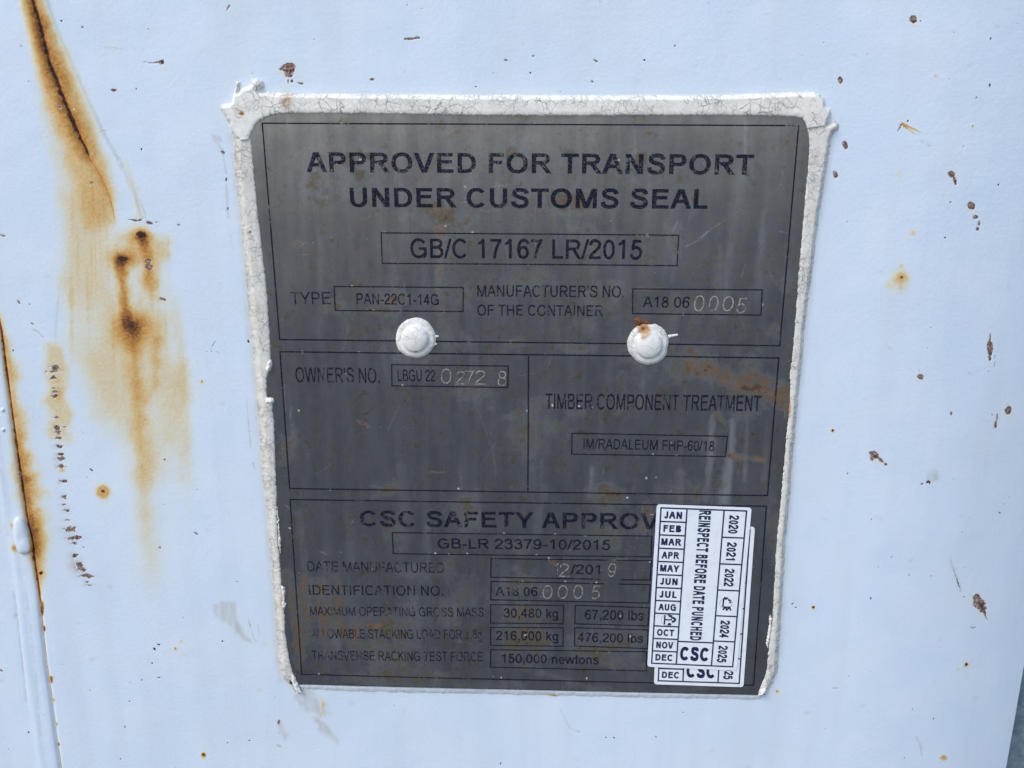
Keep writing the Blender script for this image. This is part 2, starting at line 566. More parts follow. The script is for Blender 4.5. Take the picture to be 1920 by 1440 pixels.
class Field:
    """regular vertex grid on the wall, painted in photo pixels"""

    def __init__(s, X, Z, d):
        s.X, s.Z = X, Z
        s.px, s.py = PIX(X, Z, d)
        s.ch = {k: np.zeros(X.shape) for k in 'abcd'}
        s.d = d

    def win(s, x0, y0, x1, y1):
        xx, zz = P([x0, x1, x0, x1], [y0, y0, y1, y1], s.d)
        xr, zc = s.X[0] if s.X.ndim == 2 else s.X, s.Z[:, 0]
        xm = s.X.min(0)
        xM = s.X.max(0)
        i0 = np.searchsorted(xM, xx.min())
        i1 = np.searchsorted(xm, xx.max())
        zm = s.Z.min(1)
        zM = s.Z.max(1)
        j0 = np.searchsorted(zM, zz.min())
        j1 = np.searchsorted(zm, zz.max())
        return slice(max(j0 - 1, 0), j1 + 1), slice(max(i0 - 1, 0), i1 + 1)

    def put(s, c, w, v, mode='screen'):
        A = s.ch[c]
        if mode == 'screen':
            A[w] = 1 - (1 - A[w]) * (1 - np.clip(v, 0, 1))
        elif mode == 'max':
            A[w] = np.maximum(A[w], v)
        else:
            A[w] = A[w] + v

    def blob(s, c, x, y, rx, ry, ang=0.0, val=1.0, soft=1.0, rough=0.25, mode='max', sc=None):
        R = max(rx, ry) * (1 + soft + rough)
        w = s.win(x - R, y - R, x + R, y + R)
        px, py = s.px[w], s.py[w]
        if px.size == 0:
            return
        n = fbm(px, py, sc or max(rx, ry) * 0.7, int(x * 7 + y) % 9973)
        ca, sa = math.cos(math.radians(ang)), math.sin(math.radians(ang))
        u = ((px - x) * ca + (py - y) * sa) / rx
        v = (-(px - x) * sa + (py - y) * ca) / ry
        r = np.hypot(u, v) + (n - 0.5) * 2 * rough
        s.put(c, w, val * sstep(1 + soft * 0.5, 1 - soft * 0.5, r), mode)

    def glow(s, c, x, y, rx, ry, ang=0.0, val=1.0, rough=0.3, mode='screen'):
        R = max(rx, ry) * 2.2
        w = s.win(x - R, y - R, x + R, y + R)
        px, py = s.px[w], s.py[w]
        if px.size == 0:
            return
        n = fbm(px, py, max(rx, ry) * 0.6, int(x * 3 + y) % 9973)
        ca, sa = math.cos(math.radians(ang)), math.sin(math.radians(ang))
        u = ((px - x) * ca + (py - y) * sa) / rx
        v = (-(px - x) * sa + (py - y) * ca) / ry
        r = np.hypot(u, v) * (1 + (n - 0.5) * 2 * rough)
        s.put(c, w, val * np.exp(-r * r * 1.2), mode)

    def stroke(s, c, pts, width, val=1.0, soft=0.5, rough=0.3, mode='max', side=None, sc=6.0, gaps=0.0):
        """width / val: number or one value per point; side -1/+1 keeps one side only"""
        pts = np.asarray(pts, float)
        k = len(pts)
        ws = np.broadcast_to(np.asarray(width, float), (k,))
        vs = np.broadcast_to(np.asarray(val, float), (k,))
        R = ws.max() * 1.6 + 4
        w = s.win(pts[:, 0].min() - R, pts[:, 1].min() - R, pts[:, 0].max() + R, pts[:, 1].max() + R)
        px, py = s.px[w], s.py[w]
        if px.size == 0:
            return
        d, t = seg_dist(px, py, pts)
        wi = np.interp(t, np.arange(k), ws) * 0.5
        va = np.interp(t, np.arange(k), vs)
        n = fbm(px, py, sc, int(pts[0][0] * 5 + pts[0][1]) % 9973)
        dd = d / np.maximum(wi, 1e-6) + (n - 0.5) * 2 * rough
        v = va * sstep(1 + soft * 0.5, 1 - soft, dd)
        if side:
            i = np.clip(t.astype(int), 0, k - 2)
            dx, dy = pts[i + 1, 0] - pts[i, 0], pts[i + 1, 1] - pts[i, 1]
            cr = dx * (py - pts[i, 1]) - dy * (px - pts[i, 0])
            v = v * (np.sign(cr) == side)
        if gaps:
            v = v * sstep(gaps - 0.08, gaps + 0.08, fbm(px, py, sc * 2.2, 51, 3))
        s.put(c, w, v, mode)

    def poly(s, c, pts, val=1.0, feather=6.0, rough=0.5, mode='max', sc=20.0, streak=0.0):
        pts = np.asarray(pts, float)
        R = feather * 2 + 6
        w = s.win(pts[:, 0].min() - R, pts[:, 1].min() - R, pts[:, 0].max() + R, pts[:, 1].max() + R)
        px, py = s.px[w], s.py[w]
        if px.size == 0:
            return
        d, _ = seg_dist(px, py, pts, True)
        d = np.where(inside(px, py, pts), d, -d)
        n = fbm(px, py, sc, int(pts[0][0] * 5 + pts[0][1]) % 9973)
        d = d + (n - 0.5) * 2 * rough * feather
        v = val * sstep(-feather, feather, d)
        if streak:
            v = v * (1 - streak + streak * 2 * fbm(px, py * 0.12, 14, 77))
        s.put(c, w, v, mode)

    def rgba(s):
        return np.stack([s.ch[k].ravel() for k in 'abcd'], 1)


# ------------------------------------------------------------------ the setting: unseen ground, coloured for the plate's reflection
gs = 60.0
g_o = mesh_obj('ground', [(-gs, -gs, 0), (gs, -gs, 0), (gs, gs, 0), (-gs, gs, 0)], [(0, 1, 2, 3)], MAT['ground'])
g_o['kind'] = 'structure'
g_o['label'] = 'unseen yard before the container, dark near and warm far to tint the plate reflection'
g_o['category'] = 'ground'

# ------------------------------------------------------------------ the container wall
container = empty('shipping_container', (0, 0, 0.15),
                  'white painted steel container wall with rust streaks and chipped paint around the plate', 'shipping container')
XR = float(np.mean(P([1918.6, 1904, 1889], [1252, 1346, 1440], -0.0165)[0]))      # the sheet's right edge
fx0, fx1 = P([-30], [1475])[0][0], XR
fz0 = P([960], [1475])[1][0]
fz1 = P([960], [-35])[1][0]
xs = np.concatenate([np.linspace(-1.25, fx0, 24)[:-1], np.arange(fx0, fx1, 0.00034), [fx1]])
zs = np.concatenate([np.linspace(0.17, fz0, 16)[:-1], np.arange(fz0, fz1, 0.00034), np.linspace(fz1 + 0.0003, 2.5, 22)])
X, Z = np.meshgrid(xs, zs)
W = Field(X, Z, 0.0)
fine = W.win(-30, -30, 2400, 1470)
px, py = W.px[fine], W.py[fine]

# --- rust: the creased fold at top left
W.poly('a', [(34, -10), (88, -10), (104, 50), (124, 92), (152, 160), (187, 240), (207, 300), (217, 380), (220, 440), (215, 600),
             (140, 640), (112, 560), (118, 430), (104, 350), (86, 270), (72, 190), (60, 120), (48, 55)], 0.22, 22, 0.5, sc=40)
W.poly('a', [(44, -10), (85, -10), (100, 50), (122, 95), (150, 165), (178, 240), (200, 300), (213, 370), (212, 420), (165, 425), (135, 330),
             (105, 250), (80, 170), (66, 100)], 0.24, 18, 0.6, mode='screen', sc=34)
W.stroke('a', [(58, -10), (75, 50), (90, 110), (105, 150), (122, 195), (141, 238), (152, 265), (166, 298), (190, 335), (206, 370), (215, 412)],
         [34, 40, 48, 56, 56, 50, 40, 26, 16, 12, 8], [.40, .42, .40, .38, .36, .33, .3, .25, .25, .25, .1], 1.4, 0.5, 'screen', sc=18)
crease = [(57, -10), (66, 18), (75, 48), (84, 88), (92, 118), (106, 152), (122, 196), (141, 238), (150, 262), (160, 280), (167, 298)]
W.stroke('a', crease, 34, 0.20, 1.4, 0.6, 'screen', sc=14)
W.stroke('a', crease, [9, 9, 9, 9, 9, 10, 10, 9, 8, 7, 3], 0.97, 0.7, 0.7, sc=5)
W.stroke('a', [(167, 298), (190, 334), (205, 368), (212, 395), (215, 420)], [3, 2.6, 3, 5, 4], [.74, .7, .66, .6, .3], 0.8, 0.4, sc=5)
W.stroke('c', [(84, -10), (100, 42), (122, 95), (150, 158), (188, 240), (225, 305), (252, 365), (262, 410)], [7, 8, 7, 8, 9, 8, 8, 7], 0.42, 1.0, 0.8, sc=8)
W.stroke('c', [(100, 40), (98, 60), (120, 105)], 3, 0.4, 1.0, 0.6)
W.stroke('a', [(235, 300), (252, 355), (264, 405)], [10, 16, 20], 0.22, 1.0, 0.7, sc=9)
W.stroke('c', [(178, 250), (190, 246), (198, 243)], 2.5, 0.8, 0.6)
W.stroke('c', [(255, 370), (258, 395), (254, 420)], 2.5, 0.7, 0.8)
W.stroke('c', [(262, 375), (272, 400), (274, 418)], 2.5, 0.6, 0.8)
W.stroke('b', [(242, 412), (256, 414), (264, 413)], [2, 5, 4], 0.75, 0.6, 0.6)
W.blob('b', 280, 418, 6, 3, 15, 0.9, 0.6)
W.blob('b', 293, 417, 2, 1.5, 0, 0.8)
W.blob('b', 173, 343, 4, 2.5, 0, 0.8)
W.poly('a', [(112, 370), (205, 350), (222, 400), (228, 480), (200, 560), (118, 540)], 0.10, 44, 0.7, mode='screen', sc=60)
# --- the blotch below it
W.poly('a', [(120, 432), (218, 425), (272, 430), (320, 448), (326, 470), (312, 490), (312, 560), (330, 640), (352, 720), (360, 800), (340, 900),
             (325, 860), (290, 900), (262, 890), (240, 850), (205, 790), (150, 700), (112, 640), (112, 540)], 0.19, 34, 0.8, sc=60)
W.poly('a', [(228, 440), (272, 430), (322, 450), (314, 478), (304, 500), (298, 560), (270, 560), (262, 500), (230, 500)], 0.20, 16, 0.9, mode='screen', sc=24)
W.glow('a', 264, 440, 24, 18, 0, 0.5)
W.blob('a', 264, 440, 10, 7, 10, 0.95, 0.6, 0.4)
W.stroke('a', [(266, 445), (276, 480), (282, 540), (286, 580)], [20, 22, 22, 12], [.42, .34, .25, .05], 1.0, 0.6, 'screen', sc=14)
W.glow('a', 230, 486, 26, 16, 0, 0.62)
W.blob('a', 230, 485, 12, 5, 0, 1.0, 0.7, 0.3)
W.stroke('a', [(226, 490), (228, 525), (233, 560), (238, 605)], [30, 28, 26, 22], [.56, .50, .44, .40], 0.9, 0.55, 'screen', sc=16)
W.blob('b', 278, 490, 6, 4, 0, 0.9, 0.5, 0.6)
W.blob('b', 279, 501, 7, 5, 20, 0.9, 0.5, 0.6)
W.glow('a', 246, 612, 38, 34, 0, 0.56)
W.glow('a', 250, 625, 58, 50, 0, 0.20)
W.glow('a', 246, 611, 13, 12, 0, 0.5)
W.blob('a', 247, 612, 5, 4, 30, 0.95, 1.0, 0.7)
W.stroke('a', [(248, 630), (254, 690), (258, 760), (266, 860), (272, 960), (285, 1060), (288, 1150)], [30, 32, 34, 40, 46, 52, 54],
         [.38, .36, .31, .27, .22, .15, .0], 1.4, 0.5, 'screen', sc=24)
W.stroke('a', [(292, 640), (292, 720), (270, 760)], [26, 22, 10], [.2, .16, .05], 1.0, 0.7, 'screen', sc=20)
W.poly('a', [(150, 640), (330, 660), (345, 760), (330, 900), (250, 920), (170, 780)], 0.06, 44, 0.8, mode='screen', sc=60)
W.stroke('a', [(330, 560), (345, 700), (356, 900), (350, 1000)], [24, 30, 30, 20], [.14, .20, .15, .02], 1.5, 0.6, 'screen', sc=30)
W.glow('a', 270, 1000, 60, 160, 0, 0.10, .3)
W.glow('a', 200, 720, 80, 130, 0, 0.10, .3)
W.glow('a', 335, 760, 40, 170, 0, 0.10, .3)
W.stroke('c', [(118, 500), (108, 570), (102, 650)], 5, 0.28, 1.0, 0.8)
for k in range(26):
    x = random.uniform(120, 318)
    y = random.uniform(380, 620) if x > 215 else random.uniform(300, 560)
    L = random.uniform(60, 240)
    W.stroke('a', [(x, y), (x + 2, y + L * .4), (x + 4, y + L)], [2, random.uniform(4, 12), 5], [0, random.uniform(.04, .13), 0], 1.0, .6, 'screen', sc=10)
# --- the column of dark dashes
W.poly('a', [(88, 640), (118, 645), (128, 690), (126, 740), (138, 770), (134, 830), (92, 825), (84, 760), (80, 700)], 0.33, 16, 0.7, sc=26)
dash = [(103, 689, 10, 6), (101, 697, 14, 2), (101, 709, 9, 5), (103, 728, 6, 2), (104, 735, 6, 3), (103, 743, 7, 5), (105, 783, 5, 3), (107, 803, 7, 6),
        (120, 801, 5, 2), (109, 811, 6, 4), (109, 822, 8, 3), (111, 838, 8, 4), (113, 852, 6, 3), (113, 860, 8, 4), (115, 875, 7, 5), (120, 902, 7, 4),
        (121, 932, 5, 4), (121, 947, 7, 2), (127, 957, 8, 4), (128, 975, 4, 2), (132, 993, 15, 5), (140, 1009, 15, 4), (140, 1019, 7, 3),
        (141, 1042, 6, 5), (148, 1060, 8, 7), (155, 1068, 7, 4), (165, 1080, 12, 4), (169, 1097, 8, 2), (164, 1091, 3, 2)]
for (x, y, rx, ry) in dash:
    W.blob('b', x, y, rx, ry, random.uniform(-8, 8), 0.60, 1.1, 0.85, sc=4)
    W.blob('d', x, y, rx * .8, ry * .7, 0, .5, 1.0, .8, sc=3)
    W.stroke('b', [(x - rx * 2.2, y + random.uniform(-2, 2)), (x, y)], 2.5, [0.35, 0.6], 1.0, 0.8, sc=3)
    W.glow('c', x - 5, y, rx * 1.4, ry * 1.5, 0, 0.4)
    if y < 1000 and random.random() < .5:
        W.glow('a', x + 4, y + 3, 10, 6, 0, 0.16)
W.glow('c', 140, 1060, 14, 20, 0, 0.35)
W.glow('a', 116, 882, 9, 6, 0, 0.4)
# --- the seam on the left
seam = [(-6, 590), (1, 622), (5, 655), (11, 700), (18, 755), (25, 805), (33, 862), (40, 905), (45, 940), (50, 975), (57, 1005), (62, 1040), (67, 1075),
        (73, 1112), (80, 1180), (88, 1250), (97, 1310), (107, 1390), (116, 1450)]
W.stroke('a', seam, [20, 24, 40, 56, 60, 60, 70, 86, 86, 80, 76, 70, 44, 24, 12, 11, 10, 9, 8],
         [.36, .44, .5, .44, .44, .46, .52, .58, .58, .58, .6, .56, .48, .36, .2, .2, .17, .15, .15], 1.1, 0.45, 'screen', side=-1, sc=22)
W.stroke('a', seam, [8, 10, 12, 16, 18, 24, 40, 44, 36, 20, 20, 22, 16, 10, 7, 6, 6, 6, 6],
         [.3, .3, .35, .3, .3, .3, .4, .42, .34, .3, .3, .3, .3, .2, .15, .15, .12, .1, .1], 1.1, 0.45, 'screen', side=1, sc=18)
W.stroke('a', seam, [4, 5, 6, 6, 4.5, 4.5, 5.5, 6, 5, 5, 5.5, 6.5, 6.5, 4.5, 1.8, 1.5, 1.4, 1.4, 1.2],
         [.85, .95, .95, .9, .8, .85, .95, .96, .9, .85, .85, .88, .88, .8, .5, .45, .4, .4, .4], 0.8, 0.5, sc=8)
for (x, y, rx, ry, v) in [(79, 1140, 4, 14, .8), (83, 1179, 3, 6, .8), (96, 1273, 4, 7, .72), (101, 1312, 2, 4, .6), (107, 1357, 2, 4, .65),
                          (110, 1396, 3, 4, .8), (67, 994, 9, 6, .62), (77, 1074, 4, 4, .98)]:
    W.blob('a', x, y, rx, ry, 0, v, 0.8, 0.4)
W.glow('a', 66, 1015, 24, 46, 0, 0.30)
W.stroke('a', seam, [10, 12, 18, 22, 18, 18, 26, 32, 34, 32, 28, 26, 18, 10, 6, 5, 5, 4, 4], [.3, .34, .34, .2, .2, .24, .34, .38, .36, .34, .34, .32, .26, .15, .1, .1, .1, .1, .1], 1.2, .7, 'screen', side=-1, sc=10)
W.glow('a', 26, 985, 6, 8, 0, 0.5)
W.glow('a', 29, 1026, 8, 9, 0, 0.6)
W.stroke('c', [(2, 880), (12, 960), (16, 1000)], 9, 0.2, 1.0, 0.6)
W.stroke('c', [(28, 1110), (36, 1170), (44, 1240), (52, 1315)], 3, 0.5, 1.0, 0.8, gaps=.35)
W.stroke('c', [(48, 1100), (58, 1170), (68, 1260), (80, 1400)], 6, 0.22, 1.0, 0.9, gaps=.4)
W.blob('c', 31, 1152, 5, 6, 0, 0.5, 1)
W.blob('b', 3, 1255, 5, 2, 20, 0.8)
W.blob('b', 60, 607, 4, 1.5, 40, 0.7)
W.stroke('c', [(62, 618), (72, 622), (80, 632)], 3, 0.6, 1, .8)
# --- single rust dots
for (x, y, r, v, core) in [(193, 922, 15, .58, 3.5), (1690, 520, 17, .44, 2.5), (1683, 530, 26, .16, 0), (1664, 535, 8, .18, 0), (1712, 437, 8, .34, 0), (1686, 326, 7, .25, 0),
                           (1755, 143, 5, .3, 1.2), (1561, 808, 5, .3, 2.4), (1457, 1297, 6, .38, 1.2), (1525, 1139, 6, .34, 2.6), (1824, 1263, 9, .35, 3.2),
                           (1806, 1268, 4, .3, 0), (1825, 1285, 8, .14, 0), (382, 1415, 6, .62, 3.0), (340, 1202, 5, .3, 0), (329, 1216, 4, .4, 1),
                           (345, 1226, 3, .3, 0), (337, 1222, 16, .10, 0), (378, 716, 5, .36, 1.6), (209, 90, 3, .2, 0), (1826, 237, 4, .3, 1.5), (1690, 498, 5, .3, 0),
                           (195, 955, 22, .07, 0), (1495, 100, 3, .2, 0)]:
    W.glow('a', x, y, r, r, 0, v, 0.35)
    if v > .5:
        W.blob('a', x, y, r * .9, r * .9, 0, v - .06, 0.9, 0.12)
    if core:
        W.blob('a', x, y - 1, core, core, 0, 0.95, 0.8, 0.5)
# --- chips and splashes: x, y, rx, ry, angle
chips = [(1713, 36, 7, 8, 0), (1576, 151, 5, 8, -15), (1585, 272, 5, 9, -15), (1567, 328, 4.5, 8, -20), (1786, 327, 8, 7, 20), (1792, 338, 3, 10, -15),
         (1825, 387, 9, 8, 20), (1834, 408, 6, 4, 0), (1841, 420, 3, 5, 0), (1838, 431, 4, 4, 0), (1866, 660, 7, 17, -3), (1866, 642, 2, 12, 0),
         (1866, 676, 3, 7, 0), (1727, 708, 8, 5, 20), (1640, 853, 11, 7, 35), (1651, 862, 8, 3, 45), (1661, 871, 4, 3, 40), (1635, 860, 4, 5, 0), (541, 127, 15, 10, 0),
         (543, 137, 9, 10, 0), (530, 130, 8, 3, 0), (303, 117, 6, 5, 0), (214, 169, 6, 3, 0), (1907, 780, 8, 9, 20), (1788, 779, 2.5, 4, 0),
         (1850, 1148, 22, 12, 55), (1861, 1166, 9, 3, 55), (547, 152, 3, 3, 0), (561, 156, 5, 1.5, 20), (566, 157, 3, 2, 0), (540, 153, 1.5, 4, 0),
         (418, 286, 5, 3, 25), (424, 337, 2, 5, 0), (427, 392, 2, 4, 0), (1000, 105, 3, 2, 0), (768, 73, 12, 2.5, -3), (782, 71, 5, 3, 0),
         (949, 113, 4, 1.5, 10), (1117, 114, 5, 2, 30), (1110, 153, 4, 1.5, 30), (698, 149, 5, 2.5, 0), (428, 14, 2, 6, 30), (335, 422, 3, 1.6, 0),
         (305, 561, 7, 2.4, 20), (35, 567, 2, 6, -35), (6, 442, 6, 2, 20), (171, 882, 5, 2, 40), (300, 1027, 2.5, 2.5, 0), (367, 1000, 5, 2, 30),
         (298, 1208, 4, 2, 15), (299, 1270, 4, 2, 0), (286, 1243, 2, 2, 0), (1880, 806, 3, 7, 0), (1883, 793, 1.5, 10, 5), (1731, 910, 3, 2, 0), (1742, 907, 4, 2, -40)]
for (x, y, rx, ry, a) in chips:
    W.blob('b', x, y, rx * .92, ry * .92, a, 0.86, 0.7, 0.36, sc=5)
    W.blob('d', x + rx * .25, y + ry * .5, rx * .7, ry * .4, a, 0.6, 0.9, 0.4, sc=4)
    if rx > 5:
        W.glow('a', x, y + 2, rx * 1.7, ry * 1.9, a, .13)
for (x, y, L, v) in [(541, 142, 34, .16), (1866, 676, 30, .12), (1640, 862, 30, .10), (1713, 44, 22, .10), (1825, 396, 26, .10), (1850, 1165, 36, .12), (1907, 790, 30, .12), (1690, 535, 40, .10)]:
    W.stroke('a', [(x, y), (x - 1, y + L)], [8, 4], [v, 0], 1.2, .6, 'screen', sc=8)
W.stroke('b', [(264, 115), (276, 117), (288, 118), (300, 116)], [1.5, 2.5, 3, 5], [.45, .6, .7, .9], .8, .5, sc=4)
W.stroke('c', [(195, 88), (210, 89), (245, 94)], 3, [.3, .5, .1], 1, .7)
W.stroke('b', [(1684, 246), (1690, 234)], 3, .8, .6)
for k in range(9):
    t = k / 8
    W.stroke('a', [(1690 + 4 * t, 229 + 8 * t), (1710 + 14 * (1 - t) + random.uniform(-4, 4), 244 + 6 * t + random.uniform(-4, 4))], 2.4, [.62, .38], .8, .5, sc=4)
W.stroke('c', [(1727, 264), (1735, 268), (1744, 273)], 5, .3, 1.0, 1.0)
W.stroke('b', [(1787, 1052), (1796, 1078), (1805, 1102), (1811, 1118)], [1, 3, 4, 3], [.4, .55, .6, .6], .8, .8, sc=4)
W.stroke('d', [(1787, 1052), (1811, 1118)], 6, 1.0)
W.stroke('c', [(1787, 1052), (1811, 1118)], [4, 8], .5, .8, .5)
W.stroke('b', [(1877, 672), (1876, 695)], [1, 2.5], .6, .7)
W.stroke('c', [(1878, 812), (1882, 800), (1888, 790)], [9, 8, 3], .5, .9, .7)
W.stroke('b', [(1862, 1171), (1868, 1182)], [3, 2], .7)
W.stroke('b', [(1833, 1192), (1838, 1195), (1843, 1193)], 2.2, .65, .6, .2)
# --- grey smears and peeled tape
W.poly('c', [(398, 1132), (420, 1127), (440, 1130), (443, 1155), (458, 1188), (474, 1207), (455, 1198), (430, 1172), (402, 1155)], 0.38, 4, 0.9, sc=9, streak=.6)
W.stroke('c', [(468, 1168), (474, 1190), (480, 1203)], 3, .5, .9, .8)
W.stroke('c', [(484, 1172), (486, 1186)], 3, .4, .9, .8)
W.poly('c', [(1738, 888), (1762, 886), (1764, 902), (1744, 908)], 0.45, 5, 1.0, sc=7, streak=.5)
W.poly('c', [(395, 252), (412, 255), (418, 266), (404, 268)], 0.35, 4, 1.0, sc=7)
W.stroke('c', [(1722, 1388), (1730, 1405), (1734, 1425)], [3, 7, 4], .42, .9, .9)
W.stroke('c', [(408, 268), (418, 284), (424, 330), (426, 390), (432, 440), (438, 480)], 4, [.3, .5, .4, .35, .2, .05], 1.0, .9, gaps=.42)
W.poly('c', [(552, 1290), (585, 1296), (604, 1312), (620, 1338), (606, 1345), (575, 1330), (556, 1312)], 0.42, 8, 1.1, sc=12)
W.poly('c', [(590, 1345), (606, 1350), (624, 1372), (636, 1394), (612, 1380), (598, 1366)], 0.46, 6, 1.1, sc=9)
W.stroke('a', [(600, 1305), (607, 1320), (600, 1345)], [3, 9, 4], [.3, .42, .3], .9, .7, sc=6)
W.poly('c', [(668, 1286), (700, 1288), (702, 1300), (684, 1298)], 0.35, 4, 1.0, sc=7)
W.stroke('c', [(524, 1352), (527, 1366), (536, 1378)], [6, 12, 16], [.5, .4, .3], 1.0, .9, sc=6)
W.blob('b', 523, 1354, 2.5, 5, 10, .7)
W.blob('c', 523, 1398, 5, 2.5, 30, .6)
W.stroke('c', [(1040, 1300), (1046, 1320), (1056, 1342), (1068, 1365), (1086, 1372)], 2.6, .45, 1, .9, gaps=.4)
W.blob('a', 1036, 1303, 13, 2.5, 6, .6, .8, .6)
W.blob('a', 1780, 1437, 8, 5, 0, .5, .8, .6)
# faint smear along the outside of the sealant
W.stroke('c', [(432, 250), (452, 420), (464, 560), (484, 780), (498, 950), (508, 1060), (520, 1240), (528, 1275)], 14, .24, 1.2, .6, sc=20)
W.stroke('c', [(1562, 260), (1535, 420), (1518, 560), (1498, 760), (1482, 940), (1462, 1230)], 12, .20, 1.2, .6, sc=20)
W.stroke('c', [(440, 178), (700, 172), (1000, 175), (1500, 172)], 5, .16, 1.2, .6, sc=20)
W.stroke('a', [(532, 168), (548, 178), (552, 190)], 14, .16, 1.0, .8)
W.stroke('c', [(462, 740), (464, 780), (470, 840)], 2, .5, .8, .8, gaps=.35)
for (x0, y0, x1, y1) in [(394, 655, 404, 640), (386, 659, 398, 659), (404, 659, 412, 664), (474, 868, 478, 880), (264, 880, 268, 870),
                         (1560, 1290, 1572, 1290), (268, 790, 276, 785), (466, 1160, 470, 1176)]:
    W.stroke('b', [(x0, y0), (x1, y1)], 2.2, .55, .8, .5, sc=4)
# --- fly specks everywhere
for k in range(340):
    x, y = random.uniform(-10, 1925), random.uniform(-10, 1445)
    if 470 < x < 1480 and 215 < y < 1290:
        continue
    r = random.choice([.9, 1.0, 1.1, 1.3, 1.6, 2.0])
    if x > 1550 and random.random() < .12:
        r = 2.7
    W.blob('b', x, y, r * random.uniform(1, 2.0), r, random.uniform(0, 180), random.choice([.42, .5, .6, .75]), 1.0, 0.3, sc=3)
    W.blob('d', x, y, 6, 6, 0, 0.8, 1.0, 0.1)
for k in range(130):
    x, y = random.uniform(-10, 1925), random.uniform(-10, 1445)
    W.glow('c', x, y, random.uniform(3, 9), random.uniform(1.5, 4), random.uniform(-40, 40), random.uniform(.12, .32))

# --- relief of the sheet (y: minus is towards the camera)
Y = np.zeros_like(X)
h = np.zeros(px.shape)                       # metres towards the camera
d, t = seg_dist(px, py, np.array(crease + [(190, 334), (205, 368), (215, 412)]))
tp = sstep(13, 9, t)
h -= 0.0009 * tp * np.exp(-(d / 5) ** 2)
h += 0.0006 * tp * np.exp(-((d - 14) / 10) ** 2)
d, t = seg_dist(px, py, np.array([(84, -10), (100, 42), (122, 95), (150, 158), (188, 240), (225, 305), (252, 365), (262, 410)]))
h += 0.00022 * np.exp(-(d / 3.5) ** 2)
sm = np.array(seam)
xe = np.interp(py, sm[:, 1], sm[:, 0], left=-200)
h -= 0.0010 * np.exp(-((px - xe) / 3.2) ** 2)
h += 0.0005 * sstep(4, -14, px - xe)
h += 0.00028 * np.exp(-((px - xe + 34) / 7) ** 2)
d, t = seg_dist(px, py, np.array([(28, 1110), (36, 1170), (44, 1240), (52, 1315)]))
h -= 0.00016 * np.exp(-(d / 2.5) ** 2)
h += 0.0011 * (fbm(px, py, 420, 5, 3) - .5) + 0.0003 * (fbm(px, py, 90, 9, 3) - .5)
h += 0.00022 * W.ch['a'][fine] * (fbm(px, py, 7, 3, 3) - 0.2)
h -= 0.00016 * sstep(.4, .7, W.ch['b'][fine])
Y[fine] = -h
bx = np.clip((X - (XR - 0.085)) / 0.085, 0, 1)
Y += 0.0170 * bx ** 2.0                      # the sheet bends back towards its right edge
wv = np.stack([X.ravel(), Y.ravel(), Z.ravel()], 1)
mesh_obj('steel_sheet', wv, grid_faces(len(xs), len(zs)), MAT['paint'], container, True, W.rgba())
# returned edge of the sheet
nz = len(zs)
ev, ef = [], []
yR = Y[:, -1]
sel = list(range(0, nz, 6)) + [nz - 1]
for j in sel:
    ev += [(XR + 0.0001, yR[j] + 0.0002, zs[j]), (XR + 0.0006, yR[j] + 0.0010, zs[j]), (XR + 0.0002, yR[j] + 0.0030, zs[j])]
ef = []
for k in range(len(sel) - 1):
    for q in range(2):
        a = k * 3 + q
        ef.append((a, a + 1, a + 4, a + 3))
mesh_obj('sheet_edge', ev, ef, MAT['paint'], container, True, np.zeros((len(ev), 4)))


# ------------------------------------------------------------------ reliefs cut to an outline
U = 0.000207                                 # one photo pixel on the wall, in metres


